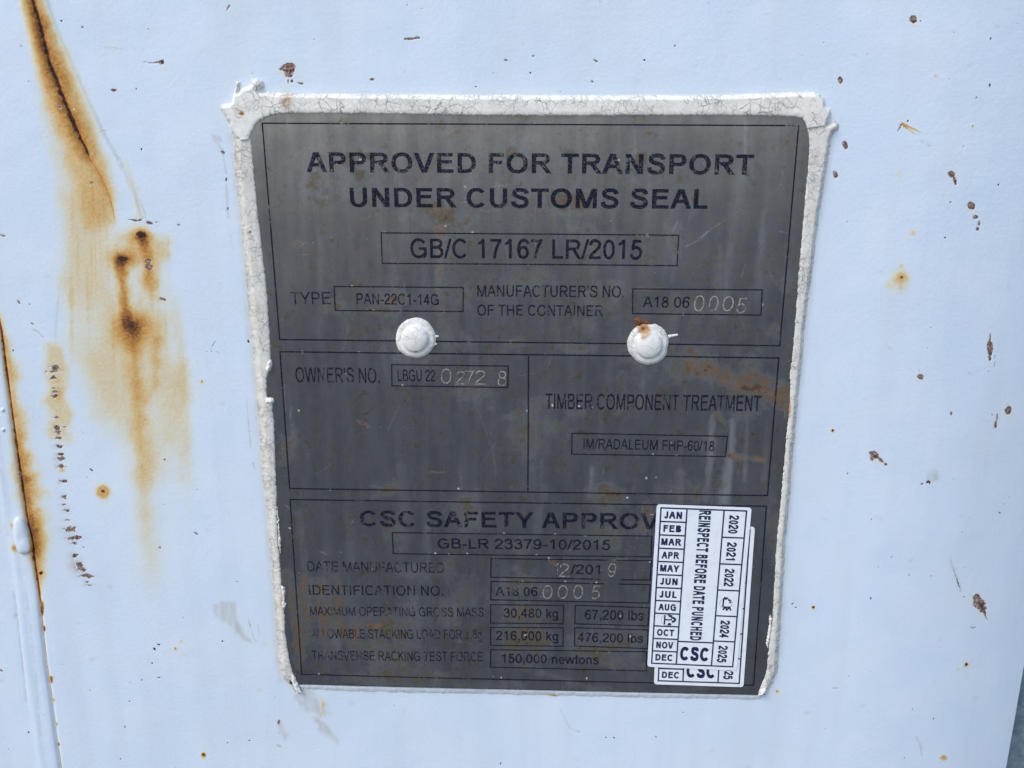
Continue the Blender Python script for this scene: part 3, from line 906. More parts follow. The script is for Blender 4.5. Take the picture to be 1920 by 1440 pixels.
def relief(name, outline, d0, hfun, mat, parent, step=0.00032, wearfun=None, skirt=0.0, label=None):
    """a solid of the outline's shape (photo pixels) standing on the plane d0; hfun(px, py, inside distance in pixels) gives its height"""
    o = np.array(outline, float)
    ox, oz = P(o[:, 0], o[:, 1], d0)
    pl = np.stack([ox, oz], 1)
    gx = np.arange(ox.min() - step, ox.max() + 2 * step, step)
    gz = np.arange(oz.min() - step, oz.max() + 2 * step, step)
    GX, GZ = np.meshgrid(gx, gz)
    cxm = (GX[:-1, :-1] + step / 2)
    czm = (GZ[:-1, :-1] + step / 2)
    keep = inside(cxm, czm, pl).ravel()
    f = grid_faces(len(gx), len(gz))[keep]
    used = np.unique(f)
    rm = np.full(GX.size, -1)
    rm[used] = np.arange(len(used))
    f = rm[f]
    vx, vz = GX.ravel()[used].copy(), GZ.ravel()[used].copy()
    e = np.concatenate([f[:, [0, 1]], f[:, [1, 2]], f[:, [2, 3]], f[:, [3, 0]]])
    key = np.sort(e, 1)
    k1 = key[:, 0].astype(np.int64) * (len(used) + 1) + key[:, 1]
    u, inv, cnt = np.unique(k1, return_inverse=True, return_counts=True)
    be = e[cnt[inv] == 1]
    bv = np.unique(be)
    pp = np.vstack([pl, pl[:1]])
    bx_, bz_ = vx[bv], vz[bv]
    best = np.full(len(bv), 1e9)
    nx_, nz_ = bx_.copy(), bz_.copy()
    for i in range(len(pp) - 1):
        a, b = pp[i], pp[i + 1]
        ab = b - a
        L = max(ab @ ab, 1e-18)
        t = np.clip(((bx_ - a[0]) * ab[0] + (bz_ - a[1]) * ab[1]) / L, 0, 1)
        qx, qz = a[0] + t * ab[0], a[1] + t * ab[1]
        dd = np.hypot(bx_ - qx, bz_ - qz)
        m = dd < best
        best = np.where(m, dd, best)
        nx_ = np.where(m, qx, nx_)
        nz_ = np.where(m, qz, nz_)
    ok = best < step * 1.2
    vx[bv] = np.where(ok, nx_, bx_)
    vz[bv] = np.where(ok, nz_, bz_)
    qx, qy = PIX(vx, vz, d0)
    dist, _ = seg_dist(qx, qy, o, True)
    hh = hfun(qx, qy, dist)
    v = np.stack([vx, -(d0 + hh), vz], 1)
    wear = wearfun(qx, qy, dist) if wearfun else np.zeros((len(vx), 4))
    # skirt down to the surface below
    n0 = len(v)
    lo = np.full(n0, -1)
    lo[bv] = n0 + np.arange(len(bv))
    sv = v[bv].copy()
    sv[:, 1] = -(d0 - skirt)
    v = np.vstack([v, sv])
    wear = np.vstack([wear, wear[bv]])
    sf = np.stack([be[:, 1], be[:, 0], lo[be[:, 0]], lo[be[:, 1]]], 1)
    f = np.vstack([f, sf])
    return mesh_obj(name, v, f, mat, parent, True, wear, label)


# weld blob on the seam and two paint drips above it
wb = catmull([(27, 975), (36, 968), (47, 975), (55, 995), (61, 1018), (60, 1032), (50, 1037), (38, 1035), (30, 1020), (26, 996)], 6, True)
relief('weld_bead', wb, -0.0002, lambda x, y, d: 0.0004 + 0.0021 * np.sqrt(np.clip(1 - (1 - np.clip(d / 13, 0, 1)) ** 2, 0, 1)) + 0.0004 * (fbm(x, y, 14, 4) - .5),
       MAT['paint'], container, 0.0003,
       lambda x, y, d: np.stack([0.55 * sstep(5, 0, d) * sstep(985, 1010, y) * (fbm(x, y, 9, 2) > .42) + 0.04, 0 * x, 0.25 * sstep(6, 1, d), 0 * x], 1))
for (x, y) in [(6, 768), (7, 805)]:
    c = [(x + 4.5 * math.cos(a), y + 4.5 * math.sin(a)) for a in np.linspace(0, 2 * math.pi, 14)[:-1]]
    relief('paint_drip', c, -0.0002, lambda x_, y_, d: 0.0003 + 0.0008 * np.sqrt(np.clip(d / 4.5, 0, 1)), MAT['paint'], container, 0.0002)

# ------------------------------------------------------------------ the galvanised post behind the right edge
post = empty('galvanised_post', (XR + 0.045, 0.06, 0.0), 'mottled blue grey galvanised steel post behind the right edge of the white wall', 'steel post')


def box(x0, x1, y0, y1, z0, z1):
    v = [(x, y, z) for x in (x0, x1) for y in (y0, y1) for z in (z0, z1)]
    return v, [(0, 1, 3, 2), (4, 6, 7, 5), (0, 4, 5, 1), (2, 3, 7, 6), (0, 2, 6, 4), (1, 5, 7, 3)]


v1, f1 = box(XR - 0.03, XR + 0.13, 0.030, 0.036, 0.0, 2.5)
mesh_obj('front_flange', v1, f1, MAT['galv'], post)
v1, f1 = box(XR + 0.124, XR + 0.13, 0.0362, 0.16, 0.0, 2.5)
mesh_obj('web', v1, f1, MAT['galv'], post)

# ------------------------------------------------------------------ the data plate
PT = 0.0012                                  # plate thickness
plate = empty('data_plate', (0, 0, ZC), 'dark weathered steel approval plate with etched lettering, riveted to the white wall', 'data plate')
qc = [P(*q, PT) for q in [(543, 1283.2), (1434, 1303.7), (1530, 206), (458, 203)]]       # BL BR TR TL
qc = [np.array([float(a), float(b)]) for a, b in qc]
nu, nv = 640, 720
uu, vv = np.meshgrid(np.linspace(0, 1, nu), np.linspace(0, 1, nv))
PXX = (1 - uu) * (1 - vv) * qc[0][0] + uu * (1 - vv) * qc[1][0] + uu * vv * qc[2][0] + (1 - uu) * vv * qc[3][0]
PZZ = (1 - uu) * (1 - vv) * qc[0][1] + uu * (1 - vv) * qc[1][1] + uu * vv * qc[2][1] + (1 - uu) * vv * qc[3][1]
D = Field(PXX, PZZ, PT)
# olive-brown rust bloom: x, y, rx, ry, strength
for (x, y, rx, ry, v) in [(592, 345, 24, 26, .55), (598, 300, 26, 22, .3), (655, 300, 12, 22, .55), (672, 330, 22, 26, .4), (700, 345, 16, 18, .35), (700, 295, 14, 14, .5),
                          (818, 395, 36, 30, .55), (835, 405, 16, 12, .6), (852, 420, 20, 20, .35), (790, 385, 18, 16, .35), (962, 288, 10, 16, .8), (1000, 315, 22, 26, .35),
                          (1072, 290, 18, 14, .4), (1070, 380, 40, 24, .55), (1056, 370, 18, 14, .4), (1204, 295, 20, 16, .7), (1190, 325, 18, 18, .4), (1280, 330, 16, 22, .4),
                          (1306, 372, 8, 22, .6), (976, 345, 12, 16, .4), (1400, 318, 12, 20, .4), (880, 345, 14, 14, .3), (828, 340, 10, 10, .3), (630, 575, 20, 12, .5), (740, 560, 20, 16, .5),
                          (873, 562, 12, 16, .5), (725, 583, 30, 8, .5), (880, 640, 14, 14, .2), (560, 458, 8, 6, .4), (1000, 530, 40, 18, .28), (1120, 560, 34, 24, .40), (1100, 610, 16, 12, .3),
                          (1265, 460, 12, 26, .45), (1112, 455, 20, 30, .3), (1265, 575, 26, 20, .3), (1318, 580, 16, 14, .3), (540, 838, 14, 22, .55), (980, 805, 26, 26, .45),
                          (995, 830, 20, 30, .35), (1000, 770, 14, 20, .3), (1146, 924, 22, 14, .75), (1140, 935, 30, 18, .4), (1300, 925, 22, 14, .5), (728, 918, 22, 10, .55), (870, 940, 26, 10, .5), (884, 726, 22, 9, .6),
                          (882, 738, 22, 16, .35), (880, 970, 20, 30, .35), (740, 1000, 26, 20, .3), (1140, 955, 22, 18, .2), (868, 960, 18, 12, .45), (800, 990, 12, 10, .25), (1120, 1000, 26, 14, .4), (1150, 1018, 18, 16, .5), (975, 1025, 16, 14, .4),
                          (960, 1092, 16, 14, .4), (985, 1092, 22, 14, .5), (975, 1150, 32, 22, .55), (988, 1192, 40, 22, .75), (990, 1205, 30, 16, .5), (968, 1215, 20, 16, .4), (1160, 1205, 40, 24, .45),
                          (1120, 1225, 40, 20, .45), (1190, 1195, 20, 16, .4), (1140, 1240, 40, 10, .3), (740, 1262, 46, 16, .5), (790, 1274, 60, 10, .4), (690, 1272, 30, 8, .4), (800, 1268, 10, 14, .5), (700, 1210, 60, 40, .25), (720, 1175, 30, 24, .45),
                          (770, 1150, 34, 20, .25), (838, 1150, 24, 20, .4), (760, 1195, 30, 30, .3), (735, 1225, 30, 24, .35), (620, 1140, 40, 50, .3), (870, 1110, 20, 30, .25), (840, 1068, 12, 14, .4), (780, 1075, 30, 12, .2),
                          (1195, 985, 14, 10, .5), (1270, 920, 30, 14, .3), (1205, 640, 10, 10, .4), (1410, 680, 18, 20, .4), (1470, 530, 14, 14, .35), (1280, 690, 20, 16, .5), (1450, 620, 10, 16, .3),
                          (1150, 545, 20, 14, .3), (1060, 650, 16, 8, .35), (1090, 652, 30, 8, .35), (1300, 655, 20, 10, .35), (960, 645, 20, 8, .4), (1040, 800, 20, 14, .2), (1400, 775, 40, 16, .25), (1085, 770, 20, 14, .25),
                          (1320, 830, 30, 20, .2), (1030, 750, 16, 10, .3), (1165, 755, 10, 16, .35), (1200, 760, 8, 14, .3), (810, 625, 10, 8, .2), (1450, 1000, 12, 60, .3), (1300, 1290, 60, 8, .2), (1100, 1290, 120, 8, .3), (900, 1285, 120, 8, .25)]:
    D.glow('a', x, y, rx, ry, random.uniform(-20, 20), min(v * 1.4, 1), 0.8)
    if v > .5:
        D.glow('d', x, y, rx * .7, ry * .5, 0, .35, .5)
# orange streak down through the boxed number, rust scabs
D.stroke('a', [(828, 425), (824, 450), (826, 478), (822, 540), (826, 600), (836, 640), (850, 690)], [18, 16, 14, 20, 20, 12, 8], [.4, .6, .5, .38, .3, .25, .1], 1, .6, 'screen', sc=10)
D.stroke('d', [(826, 425), (823, 480), (822, 560), (826, 600)], [16, 14, 20, 18], [.9, .9, .4, .2], 1, .5, sc=10)
D.stroke('a', [(822, 434), (826, 450), (824, 470)], [4, 6, 4], .8, .8, .8, sc=4)
for p, wd, v, o in [([(1196, 700), (1206, 702)], 0, 0, 0),
                    ([(1300, 682), (1330, 692), (1370, 715), (1420, 730), (1465, 742), (1478, 748)], [44, 40, 30, 32, 40, 34], .55, .45),
                    ([(1395, 700), (1430, 712), (1466, 730)], [14, 26, 26], .4, .45),
                    ([(1340, 710), (1400, 728), (1450, 738)], [5, 8, 8], .5, .9),
                    ([(1322, 694), (1340, 700), (1358, 708)], [5, 5, 2], .95, .6),
                    ([(1408, 701), (1420, 705), (1430, 709)], [3, 3, 2], 1.0, .1),
                    ([(1478, 745), (1476, 765), (1472, 782)], [9, 9, 5], .5, .7),
                    ([(1366, 854), (1390, 857), (1432, 862)], [10, 12, 8], .60, .95),
                    ([(1345, 775), (1360, 795)], [14, 6], .4, .5),
                    ([(668, 788), (680, 794), (693, 800)], [2, 5, 2], .7, .9),
                    ([(808, 884), (820, 886), (832, 886)], [3, 4, 3], .65, 1.0),
                    ([(1140, 925), (1148, 926), (1158, 928)], [4, 5, 4], .95, .6),
                    ([(715, 919), (728, 920), (744, 920)], 4, .9, .3), ([(1190, 541), (1215, 543), (1240, 541)], 4, .9, .9),
                    ([(1205, 612), (1212, 606)], 6, .5, .8), ([(690, 581), (700, 583)], [7, 8], .7, .7), ([(705, 560), (712, 566)], 6, .6, .9), ([(730, 562), (735, 560)], 6, .6, .9),
                    ([(672, 297), (676, 292)], [8, 4], .7, .6), ([(960, 280), (963, 284)], 8, .8, .9), ([(1028, 1044), (1036, 1052), (1042, 1058)], [5, 8, 6], .6, .3),
                    ([(1215, 950), (1212, 975), (1208, 1000)], [18, 18, 8], .55, .3), ([(1150, 1050), (1175, 1047)], 4, .5, .6),
                    ([(538, 1075), (545, 1110), (552, 1160), (556, 1210)], [20, 22, 18, 12], .36, .35),
                    ([(572, 1090), (572, 1140), (565, 1200), (560, 1250)], [26, 30, 24, 12], .34, .3),
                    ([(556, 1160), (560, 1200), (562, 1240)], 5, .4, .7), ([(570, 1078), (568, 1110)], 8, .4, .6),
                    ([(600, 1090), (606, 1140), (604, 1190)], [18, 26, 16], .34, .4), ([(635, 1092), (638, 1140), (644, 1190)], [14, 26, 16], .34, .3),
                    ([(690, 1172), (706, 1175), (716, 1172)], [8, 10, 8], .5, .7), ([(670, 1172), (668, 1200)], [10, 14], .35, .5)]:
    if v:
        D.stroke('a', p, np.asarray(wd) * 1.12, min(v * 1.45, 1.0), 0.8, .7, 'screen', sc=9)
        D.stroke('d', p, wd, o, .8, .5, sc=9)
# pale run-down streaks
for p, wd, v in [([(1336, 780), (1332, 850), (1325, 935)], [12, 14, 16], .26), ([(1372, 790), (1372, 860), (1364, 940)], [14, 16, 20], .24),
                 ([(1330, 930), (1300, 1000)], [20, 20], .1), ([(1362, 860), (1352, 940)], [16, 20], .18), ([(1402, 780), (1396, 900)], [10, 10], .12),
                 ([(1388, 330), (1372, 420), (1360, 500), (1350, 590)], [30, 40, 40, 30], .10), ([(1430, 400), (1415, 560)], [16, 22], .09),
                 ([(1400, 230), (1396, 330)], [8, 8], .16), ([(1260, 400), (1252, 520)], [24, 30], .05), ([(600, 450), (598, 620)], [16, 24], .06),
                 ([(740, 490), (742, 600)], [18, 22], .08), ([(1040, 520), (1046, 640)], [22, 24], .05), ([(880, 600), (882, 700)], [12, 12], .10),
                 ([(1000, 870), (990, 960)], [30, 30], .06), ([(1020, 910), (1010, 1000)], [14, 16], .10), ([(560, 960), (570, 1060)], [14, 20], .10), ([(650, 930), (660, 1050)], [20, 24], .07),
                 ([(1280, 890), (1276, 935)], [24, 20], .12), ([(1440, 800), (1432, 900)], [14, 14], .10), ([(1110, 880), (1105, 930)], [10, 12], .14), ([(760, 880), (764, 960)], [30, 30], .05)]:
    D.stroke('b', p, wd, v * 1.55, 1.0, .6, 'screen', sc=14)
# scratches
for p, wd, v in [([(1285, 462), (1310, 452), (1330, 432), (1360, 412), (1390, 392)], 2, .32), ([(1300, 456), (1326, 434)], 2, .5), ([(1262, 432), (1270, 416)], 2, .65), ([(1390, 520), (1396, 498)], 2, .6),
                 ([(1463, 434), (1474, 437)], 2.5, .7), ([(604, 372), (610, 368)], 2, .4), ([(658, 982), (665, 974)], 2, .8), ([(600, 1034), (612, 1039)], 2, .7), ([(860, 1202), (885, 1207)], 1.6, .5), ([(735, 1198), (766, 1210)], 1.6, .35),
                 ([(500, 280), (520, 276)], 1.5, .25), ([(856, 880), (862, 888), (866, 905), (870, 940)], 1.6, .1), ([(838, 605), (850, 640), (862, 690), (905, 790), (925, 850), (930, 890)], 3, .13), ([(1180, 880), (1190, 860), (1230, 830)], 2, .1),
                 ([(640, 860), (640, 900)], 3, .1), ([(605, 222), (610, 232)], 1.6, .0), ([(1415, 470), (1425, 460), (1435, 452)], 1.6, .25), ([(866, 372), (874, 372), (878, 378)], 1.6, .3), ([(925, 350), (960, 346)], 3, .28), ([(864, 380), (875, 378)], 2, .4)]:
    D.stroke('b', p, wd, v, .8, .6, sc=5)
for (x, y) in [(720, 436), (886, 436), (1195, 441), (1204, 442), (1214, 441), (746, 493), (900, 495), (990, 496), (660, 536), (752, 583), (700, 582), (833, 584), (1429, 571), (1281, 589),
               (673, 661), (957, 642), (567, 660), (754, 722), (872, 350), (836, 424), (1036, 760), (1086, 762), (1110, 764), (988, 770), (1022, 665), (1279, 831), (1224, 852), (1104, 852), (1268, 854),
               (619, 918), (860, 916), (1176, 933), (543, 990), (1041, 1002), (1098, 1005), (945, 1000), (816, 1038), (842, 1039), (926, 1047), (1029, 1047), (1219, 1053), (698, 1067), (1118, 1092), (980, 1090),
               (988, 1190), (1182, 1193), (940, 1270), (1100, 1272), (1120, 1222), (1142, 1222), (1060, 1090), (598, 1264), (925, 1268), (1230, 895), (1212, 896), (560, 770), (1258, 921), (1155, 970), (1222, 965), (676, 300), (632, 307), (1160, 300),
               (876, 1038), (1006, 1040), (1163, 1155), (985, 1191), (1258, 830)]:
    D.blob('c', x, y, random.uniform(1.2, 2.4), random.uniform(1.0, 1.8), random.uniform(0, 90), random.uniform(.6, 1), .8, .5, sc=3)
for k in range(90):
    D.blob('c', random.uniform(490, 1480), random.uniform(225, 1290), random.uniform(.7, 1.4), random.uniform(.7, 1.2), 0, random.uniform(.15, .45), 1, .2)
for k in range(150):                          # hairline scratches, mostly running down the plate
    x, y = random.uniform(490, 1490), random.uniform(225, 1280)
    a = math.radians(random.gauss(90, 14) if random.random() < .7 else random.uniform(0, 180))
    L = random.uniform(8, 60)
    D.stroke('b', [(x, y), (x + L * math.cos(a), y + L * math.sin(a))], random.uniform(1.0, 1.8), random.uniform(.10, .34), .8, .6, sc=5)
for k in range(60):                           # rain runs
    x, y = random.uniform(480, 1490), random.uniform(220, 1150)
    L = random.uniform(60, 260)
    D.stroke('b', [(x, y), (x + random.gauss(0, 3) - (x - 980) * .04, y + L * .5), (x - (x - 980) * .08, y + L)], [3, random.uniform(6, 18), random.uniform(4, 16)], [0.02, random.uniform(.03, .11), 0.0], 1.2, .7, 'screen', sc=12)
for (x, y) in [(779, 634), (1216, 645)]:      # grime round the rivets
    D.glow('a', x, y + 4, 50, 50, 0, .42, .5)
pb = np.zeros(D.px.shape)
pb += 0.0004 * np.exp(-(((D.px - 1148) / 26) ** 2 + ((D.py - 1074) / 20) ** 2))      # the metal bulges where the last digit was struck
pb += 0.0005 * (fbm(D.px, D.py, 260, 12, 2) - .5)
for (x, y) in [(779, 634), (1216, 645)]:
    pb -= 0.0003 * np.exp(-(((D.px - x) / 50) ** 2 + ((D.py - y) / 50) ** 2))
PY0 = -(PT + pb)
n = nu * nv
pv = np.stack([PXX.ravel(), PY0.ravel(), PZZ.ravel()], 1)
ring = np.concatenate([np.arange(nu), np.arange(1, nv) * nu + nu - 1, (nv - 1) * nu + np.arange(nu - 2, -1, -1), np.arange(nv - 2, 0, -1) * nu])
sk = pv[ring].copy()
sk[:, 1] = 0.0004
rn = np.roll(np.arange(len(ring)), -1)
skf = np.stack([ring, n + np.arange(len(ring)), n + rn, ring[rn]], 1)
pw = D.rgba()
base = mesh_obj('base_sheet', np.vstack([pv, sk]), np.vstack([grid_faces(nu, nv), skf]), MAT['plate'], plate, True, np.vstack([pw, pw[ring]]))
SURF = D.px, D.py, pb


def plate_h(x, z):
    """bulge of the plate at wall points (bilinear lookup through the plate's own parameters)"""
    qx, qy = PIX(x, z, PT)
    b = 0.0004 * np.exp(-(((qx - 1148) / 26) ** 2 + ((qy - 1074) / 20) ** 2)) + 0.0005 * (fbm(qx, qy, 260, 12, 2) - .5)
    for (x_, y_) in [(779, 634), (1216, 645)]:
        b = b - 0.0003 * np.exp(-(((qx - x_) / 50) ** 2 + ((qy - y_) / 50) ** 2))
    return b


# ------------------------------------------------------------------ lettering: a grotesk drawn from strokes (1000 units, capitals 716 high)
ADV = dict(A=667, B=667, C=722, D=722, E=667, F=611, G=778, H=722, I=278, J=500, K=667, L=556, M=833, N=722, O=778, P=667, R=722, S=667, T=611, U=722,
           V=667, W=944, X=667, Y=667, Z=611, k=500, g=556, l=222, b=556, s=500, n=556, e=556, w=722, t=278, o=556)
ADV.update({c: 556 for c in '0123456789'})
ADV.update({'-': 333, '/': 278, '.': 278, ',': 278, "'": 191, ' ': 278})


def rect(x0, y0, x1, y1):
    return [[(x0, y0), (x1, y0), (x1, y1), (x0, y1)]]


def ribbon(pts, w):
    p = [np.array(q, float) for q in pts]
    L, Rr = [], []
    for i in range(len(p)):
        a = p[max(i - 1, 0)]
        b = p[min(i + 1, len(p) - 1)]
        t = b - a
        t = t / (np.linalg.norm(t) + 1e-9)
        nn = np.array([-t[1], t[0]])
        L.append(p[i] + nn * w / 2)
        Rr.append(p[i] - nn * w / 2)
    return [[tuple(Rr[i]), tuple(Rr[i + 1]), tuple(L[i + 1]), tuple(L[i])] for i in range(len(p) - 1)]


def curve(pts, w, n=6):
    return ribbon(catmull(pts, n), w)


def arc(cx, cy, rx, ry, w, a0=0, a1=360, n=40, ex=2.15):
    """band of an outer (super)ellipse of radii rx, ry"""
    out = []
    k = max(6, int(n * abs(a1 - a0) / 360))
    ang = np.radians(np.linspace(a0, a1, k + 1))

    def pt(a, r1, r2):
        c, s = math.cos(a), math.sin(a)
        return (cx + r1 * math.copysign(abs(c) ** (2 / ex), c), cy + r2 * math.copysign(abs(s) ** (2 / ex), s))
    for a, b in zip(ang[:-1], ang[1:]):
        out.append([pt(a, rx, ry), pt(b, rx, ry), pt(b, rx - w, ry - w * .92), pt(a, rx - w, ry - w * .92)])
    return out


def clip_y(polys, y0, y1):
    res = []
    for poly in polys:
        for (lim, sgn) in ((y0, 1), (y1, -1)):
            o = []
            for i in range(len(poly)):
                a, b = poly[i - 1], poly[i]
                ia, ib = (a[1] - lim) * sgn >= 0, (b[1] - lim) * sgn >= 0
                if ia != ib:
                    t = (lim - a[1]) / (b[1] - a[1])
                    o.append((a[0] + (b[0] - a[0]) * t, lim))
                if ib:
                    o.append(b)
            poly = o
            if not poly:
                break
        if len(poly) > 2:
            res.append(poly)
    return res


def diag(x0, y0, x1, y1, w, lo=0, hi=716):
    """slanted stroke, its centre line from (x0,y0) to (x1,y1), trimmed level at lo and hi"""
    dx, dy = x1 - x0, y1 - y0
    L = math.hypot(dx, dy)
    e = w / L
    return clip_y(ribbon([(x0 - dx * e, y0 - dy * e), (x1 + dx * e, y1 + dy * e)], w), lo, hi)


def glyph(c, w):
    H = 716
    h = w * .9                               # horizontals a little thinner
    l = 80
    if c == 'A':
        m = w * .5
        return diag(0 + m, 0, 333, H + w * .35, w) + diag(667 - m, 0, 333, H + w * .35, w) + rect(160, 205, 507, 205 + h)
    if c == 'B':
        return rect(l, 0, l + w, H) + rect(l + w, H - h, 380, H) + rect(l + w, 340, 390, 340 + h) + rect(l + w, 0, 400, h) + \
            arc(380, 528 + h * .12, 210, 188 - h * .12, w, -90, 90) + arc(400, 190 + h * .2, 228, 190 + h * .25, w, -90, 90)
    if c == 'C':
        return arc(372, 358, 325, 370, w, 38, 322)
    if c == 'D':
        return rect(l, 0, l + w, H) + rect(l + w, H - h, 350, H) + rect(l + w, 0, 350, h) + arc(350, 358, 322, 358, w, -90, 90)
    if c == 'E':
        return rect(l, 0, l + w, H) + rect(l + w, H - h, 597, H) + rect(l + w, 335, 565, 335 + h) + rect(l + w, 0, 612, h)
    if c == 'F':
        return rect(l, 0, l + w, H) + rect(l + w, H - h, 565, H) + rect(l + w, 320, 515, 320 + h)
    if c == 'G':
        return arc(385, 358, 340, 370, w, 36, 325) + rect(400, 295, 715, 295 + h) + rect(715 - w, 95, 715, 296) + \
            ribbon([(715 - w * .5, 110), (640, 60), (560, 25)], w * .8)
    if c == 'H':
        return rect(l, 0, l + w, H) + rect(642 - w, 0, 642, H) + rect(l + w, 325, 642 - w, 325 + h)
    if c == 'I':
        return rect(139 - w / 2, 0, 139 + w / 2, H)
    if c == 'J':
        return rect(425 - w, 210, 425, H) + arc(225, 205, 200, 217, w, 180, 360)
    if c == 'K':
        return rect(l, 0, l + w, H) + diag(l + w * .6, 265, 560, H, w, 0, H) + diag(300, 420, 610, 0, w, 0, 480)
    if c == 'L':
        return rect(l, 0, l + w, H) + rect(l + w, 0, 525, h)
    if c == 'M':
        return rect(75, 0, 75 + w * .95, H) + rect(758 - w * .95, 0, 758, H) + diag(75 + w * .7, H, 416, 0, w, 0, H) + diag(758 - w * .7, H, 416, 0, w, 0, H)
    if c == 'N':
        return rect(76, 0, 76 + w, H) + rect(642 - w, 0, 642, H) + diag(76 + w * .55, H, 642 - w * .55, 0, w, 0, H)
    if c == 'O':
        return arc(389, 358, 342, 370, w)
    if c == 'P':
        return rect(l, 0, l + w, H) + rect(l + w, H - h, 400, H) + rect(l + w, 285, 400, 285 + h) + arc(400, 500, 222, 216, w, -90, 90)
    if c == 'R':
        return rect(l, 0, l + w, H) + rect(l + w, H - h, 430, H) + rect(l + w, 315, 430, 315 + h) + arc(430, 515, 228, 201, w, -90, 90) + diag(400, 345, 640, 0, w, 0, 350)
    if c == 'S':
        k = w / 92
        o = (k - 1) * 40
        return curve([(572 - o, 520), (545 - o, 600), (450, 676 - o), (330, 686 - o), (195, 655 - o * .8), (135 + o, 550), (165 + o * .7, 465), (280, 402), (400, 368), (520 - o * .7, 312),
                      (572 - o, 205), (530 - o * .8, 92 + o * .5), (430, 40 + o), (330, 32 + o), (200, 58 + o), (115 + o, 135), (92 + o, 238)], w)
    if c == 'T':
        return rect(20, H - h, 591, H) + rect(305 - w / 2, 0, 305 + w / 2, H - h)
    if c == 'U':
        return rect(79, 270, 79 + w, H) + rect(642 - w, 270, 642, H) + arc(360.5, 272, 281.5, 284, w, 180, 360)
    if c == 'V':
        m = w * .5
        return diag(5 + m, H, 333, -w * .35, w, 0, H) + diag(662 - m, H, 333, -w * .35, w, 0, H)
    if c == 'W':
        m = w * .5
        return diag(12 + m, H, 245, -w * .3, w, 0, H) + diag(472, H + w * .3, 245, -w * .3, w, 0, H) + diag(472, H + w * .3, 699, -w * .3, w, 0, H) + diag(932 - m, H, 699, -w * .3, w, 0, H)
    if c == 'X':
        return diag(50, 0, 610, H, w) + diag(610, 0, 50, H, w)
    if c == 'Y':
        return diag(5 + w * .55, H, 333, 290, w, 250, H) + diag(662 - w * .55, H, 333, 290, w, 250, H) + rect(333 - w / 2, 0, 333 + w / 2, 310)
    if c == 'Z':
        return rect(40, H - h, 570, H) + rect(20, 0, 590, h) + diag(75, h * .5, 520, H - h * .5, w, 0, H)
    if c == '0':
        return arc(278, 353, 238, 366, w, ex=2.1)
    if c == '1':
        return rect(375 - w, 0, 375, 719) + curve([(335 - w * .4, 690), (255, 605), (110, 535)], w * .9)
    if c == '2':
        return curve([(82, 505), (110, 605), (190, 668), (285, 674), (390, 645), (452, 570), (448, 490), (400, 405), (300, 310), (180, 205), (105, 120), (80, 40)], w) + rect(32, 0, 505, h)
    if c == '3':
        return curve([(84, 530), (125, 625), (200, 668), (275, 674), (370, 645), (422, 575), (415, 490), (350, 420), (230, 396)], w) + \
            curve([(230, 396), (300, 398), (400, 362), (458, 285), (460, 200), (415, 95), (330, 42), (250, 34), (160, 58), (105, 115), (82, 195)], w)
    if c == '4':
        return rect(412 - w, 0, 412, 716) + rect(15, 165, 505, 165 + h) + diag(50, 190, 365, 700, w, 165, 716)
    if c == '5':
        return rect(135, 716 - h, 470, 716) + ribbon([(178, 700), (125, 345)], w) + \
            curve([(100, 350), (165, 415), (265, 438), (375, 405), (445, 320), (455, 225), (415, 110), (335, 48), (250, 34), (155, 58), (98, 125), (80, 195)], w)
    if c in '69':
        pl = arc(288, 230, 230, 242, w) + curve([(482, 545), (450, 620), (375, 670), (290, 676), (190, 632), (120, 525), (88, 390), (84, 250)], w)
        if c == '9':
            pl = [[(556 - x, 716 - y) for x, y in q] for q in pl]
        return pl
    if c == '7':
        return rect(47, 716 - h, 510, 716) + clip_y(curve([(475, 690), (395, 560), (305, 380), (250, 200), (225, 60), (215, -40)], w), 0, 716)
    if c == '8':
        return arc(278, 538, 200, 181, w) + arc(278, 198, 238, 210, w)
    if c == '-':
        return rect(32, 215, 302, 215 + h)
    if c == '/':
        return diag(20, -12, 258, 728, w * .85, -12, 728)
    if c == '.':
        return rect(139 - w * .55, 0, 139 + w * .55, w * 1.1)
    if c == ',':
        return rect(139 - w * .55, 0, 139 + w * .55, w * 1.1) + ribbon([(139 + w * .3, 10), (139 + w * .2, -70), (139 - w * .5, -140)], w * .5)
    if c == "'":
        return rect(95 - w * .5, 470, 95 + w * .5, 716)
    if c == 'k':
        return rect(66, 0, 66 + w, H) + diag(66 + w * .6, 190, 420, 519, w, 0, 519) + diag(235, 330, 455, 0, w, 0, 380)
    if c == 'l':
        return rect(111 - w / 2, 0, 111 + w / 2, H)
    if c == 'o':
        return arc(278, 259, 245, 271, w)
    if c == 'b':
        return rect(66, 0, 66 + w, H) + arc(300, 259, 228, 271, w)
    if c == 'g':
        return arc(258, 266, 225, 264, w) + rect(490 - w, -40, 490, 519) + curve([(490 - w / 2, -20), (465, -125), (370, -168), (260, -172), (140, -145), (95, -70)], w)
    if c == 'n':
        return rect(66, 0, 66 + w, 519) + curve([(66 + w / 2, 300), (105, 420), (190, 475), (280, 484), (375, 455), (488 - w / 2, 355), (488 - w / 2, 220), (488 - w / 2, 0)], w)
    if c == 'e':
        return arc(278, 259, 240, 271, w, 0, 318) + rect(60, 232, 515, 232 + h * .8)
    if c == 's':
        return curve([(418, 375), (390, 440), (310, 484), (240, 488), (140, 465), (88, 390), (120, 315), (240, 270), (350, 240), (425, 170), (410, 85), (330, 38), (250, 34), (150, 50), (85, 110), (72, 160)], w)
    if c == 't':
        return rect(85, 90, 85 + w, 700) + rect(-18, 519 - h, 275, 519) + curve([(85 + w / 2, 130), (100, 60), (160, 36), (255, 42)], w * .9)
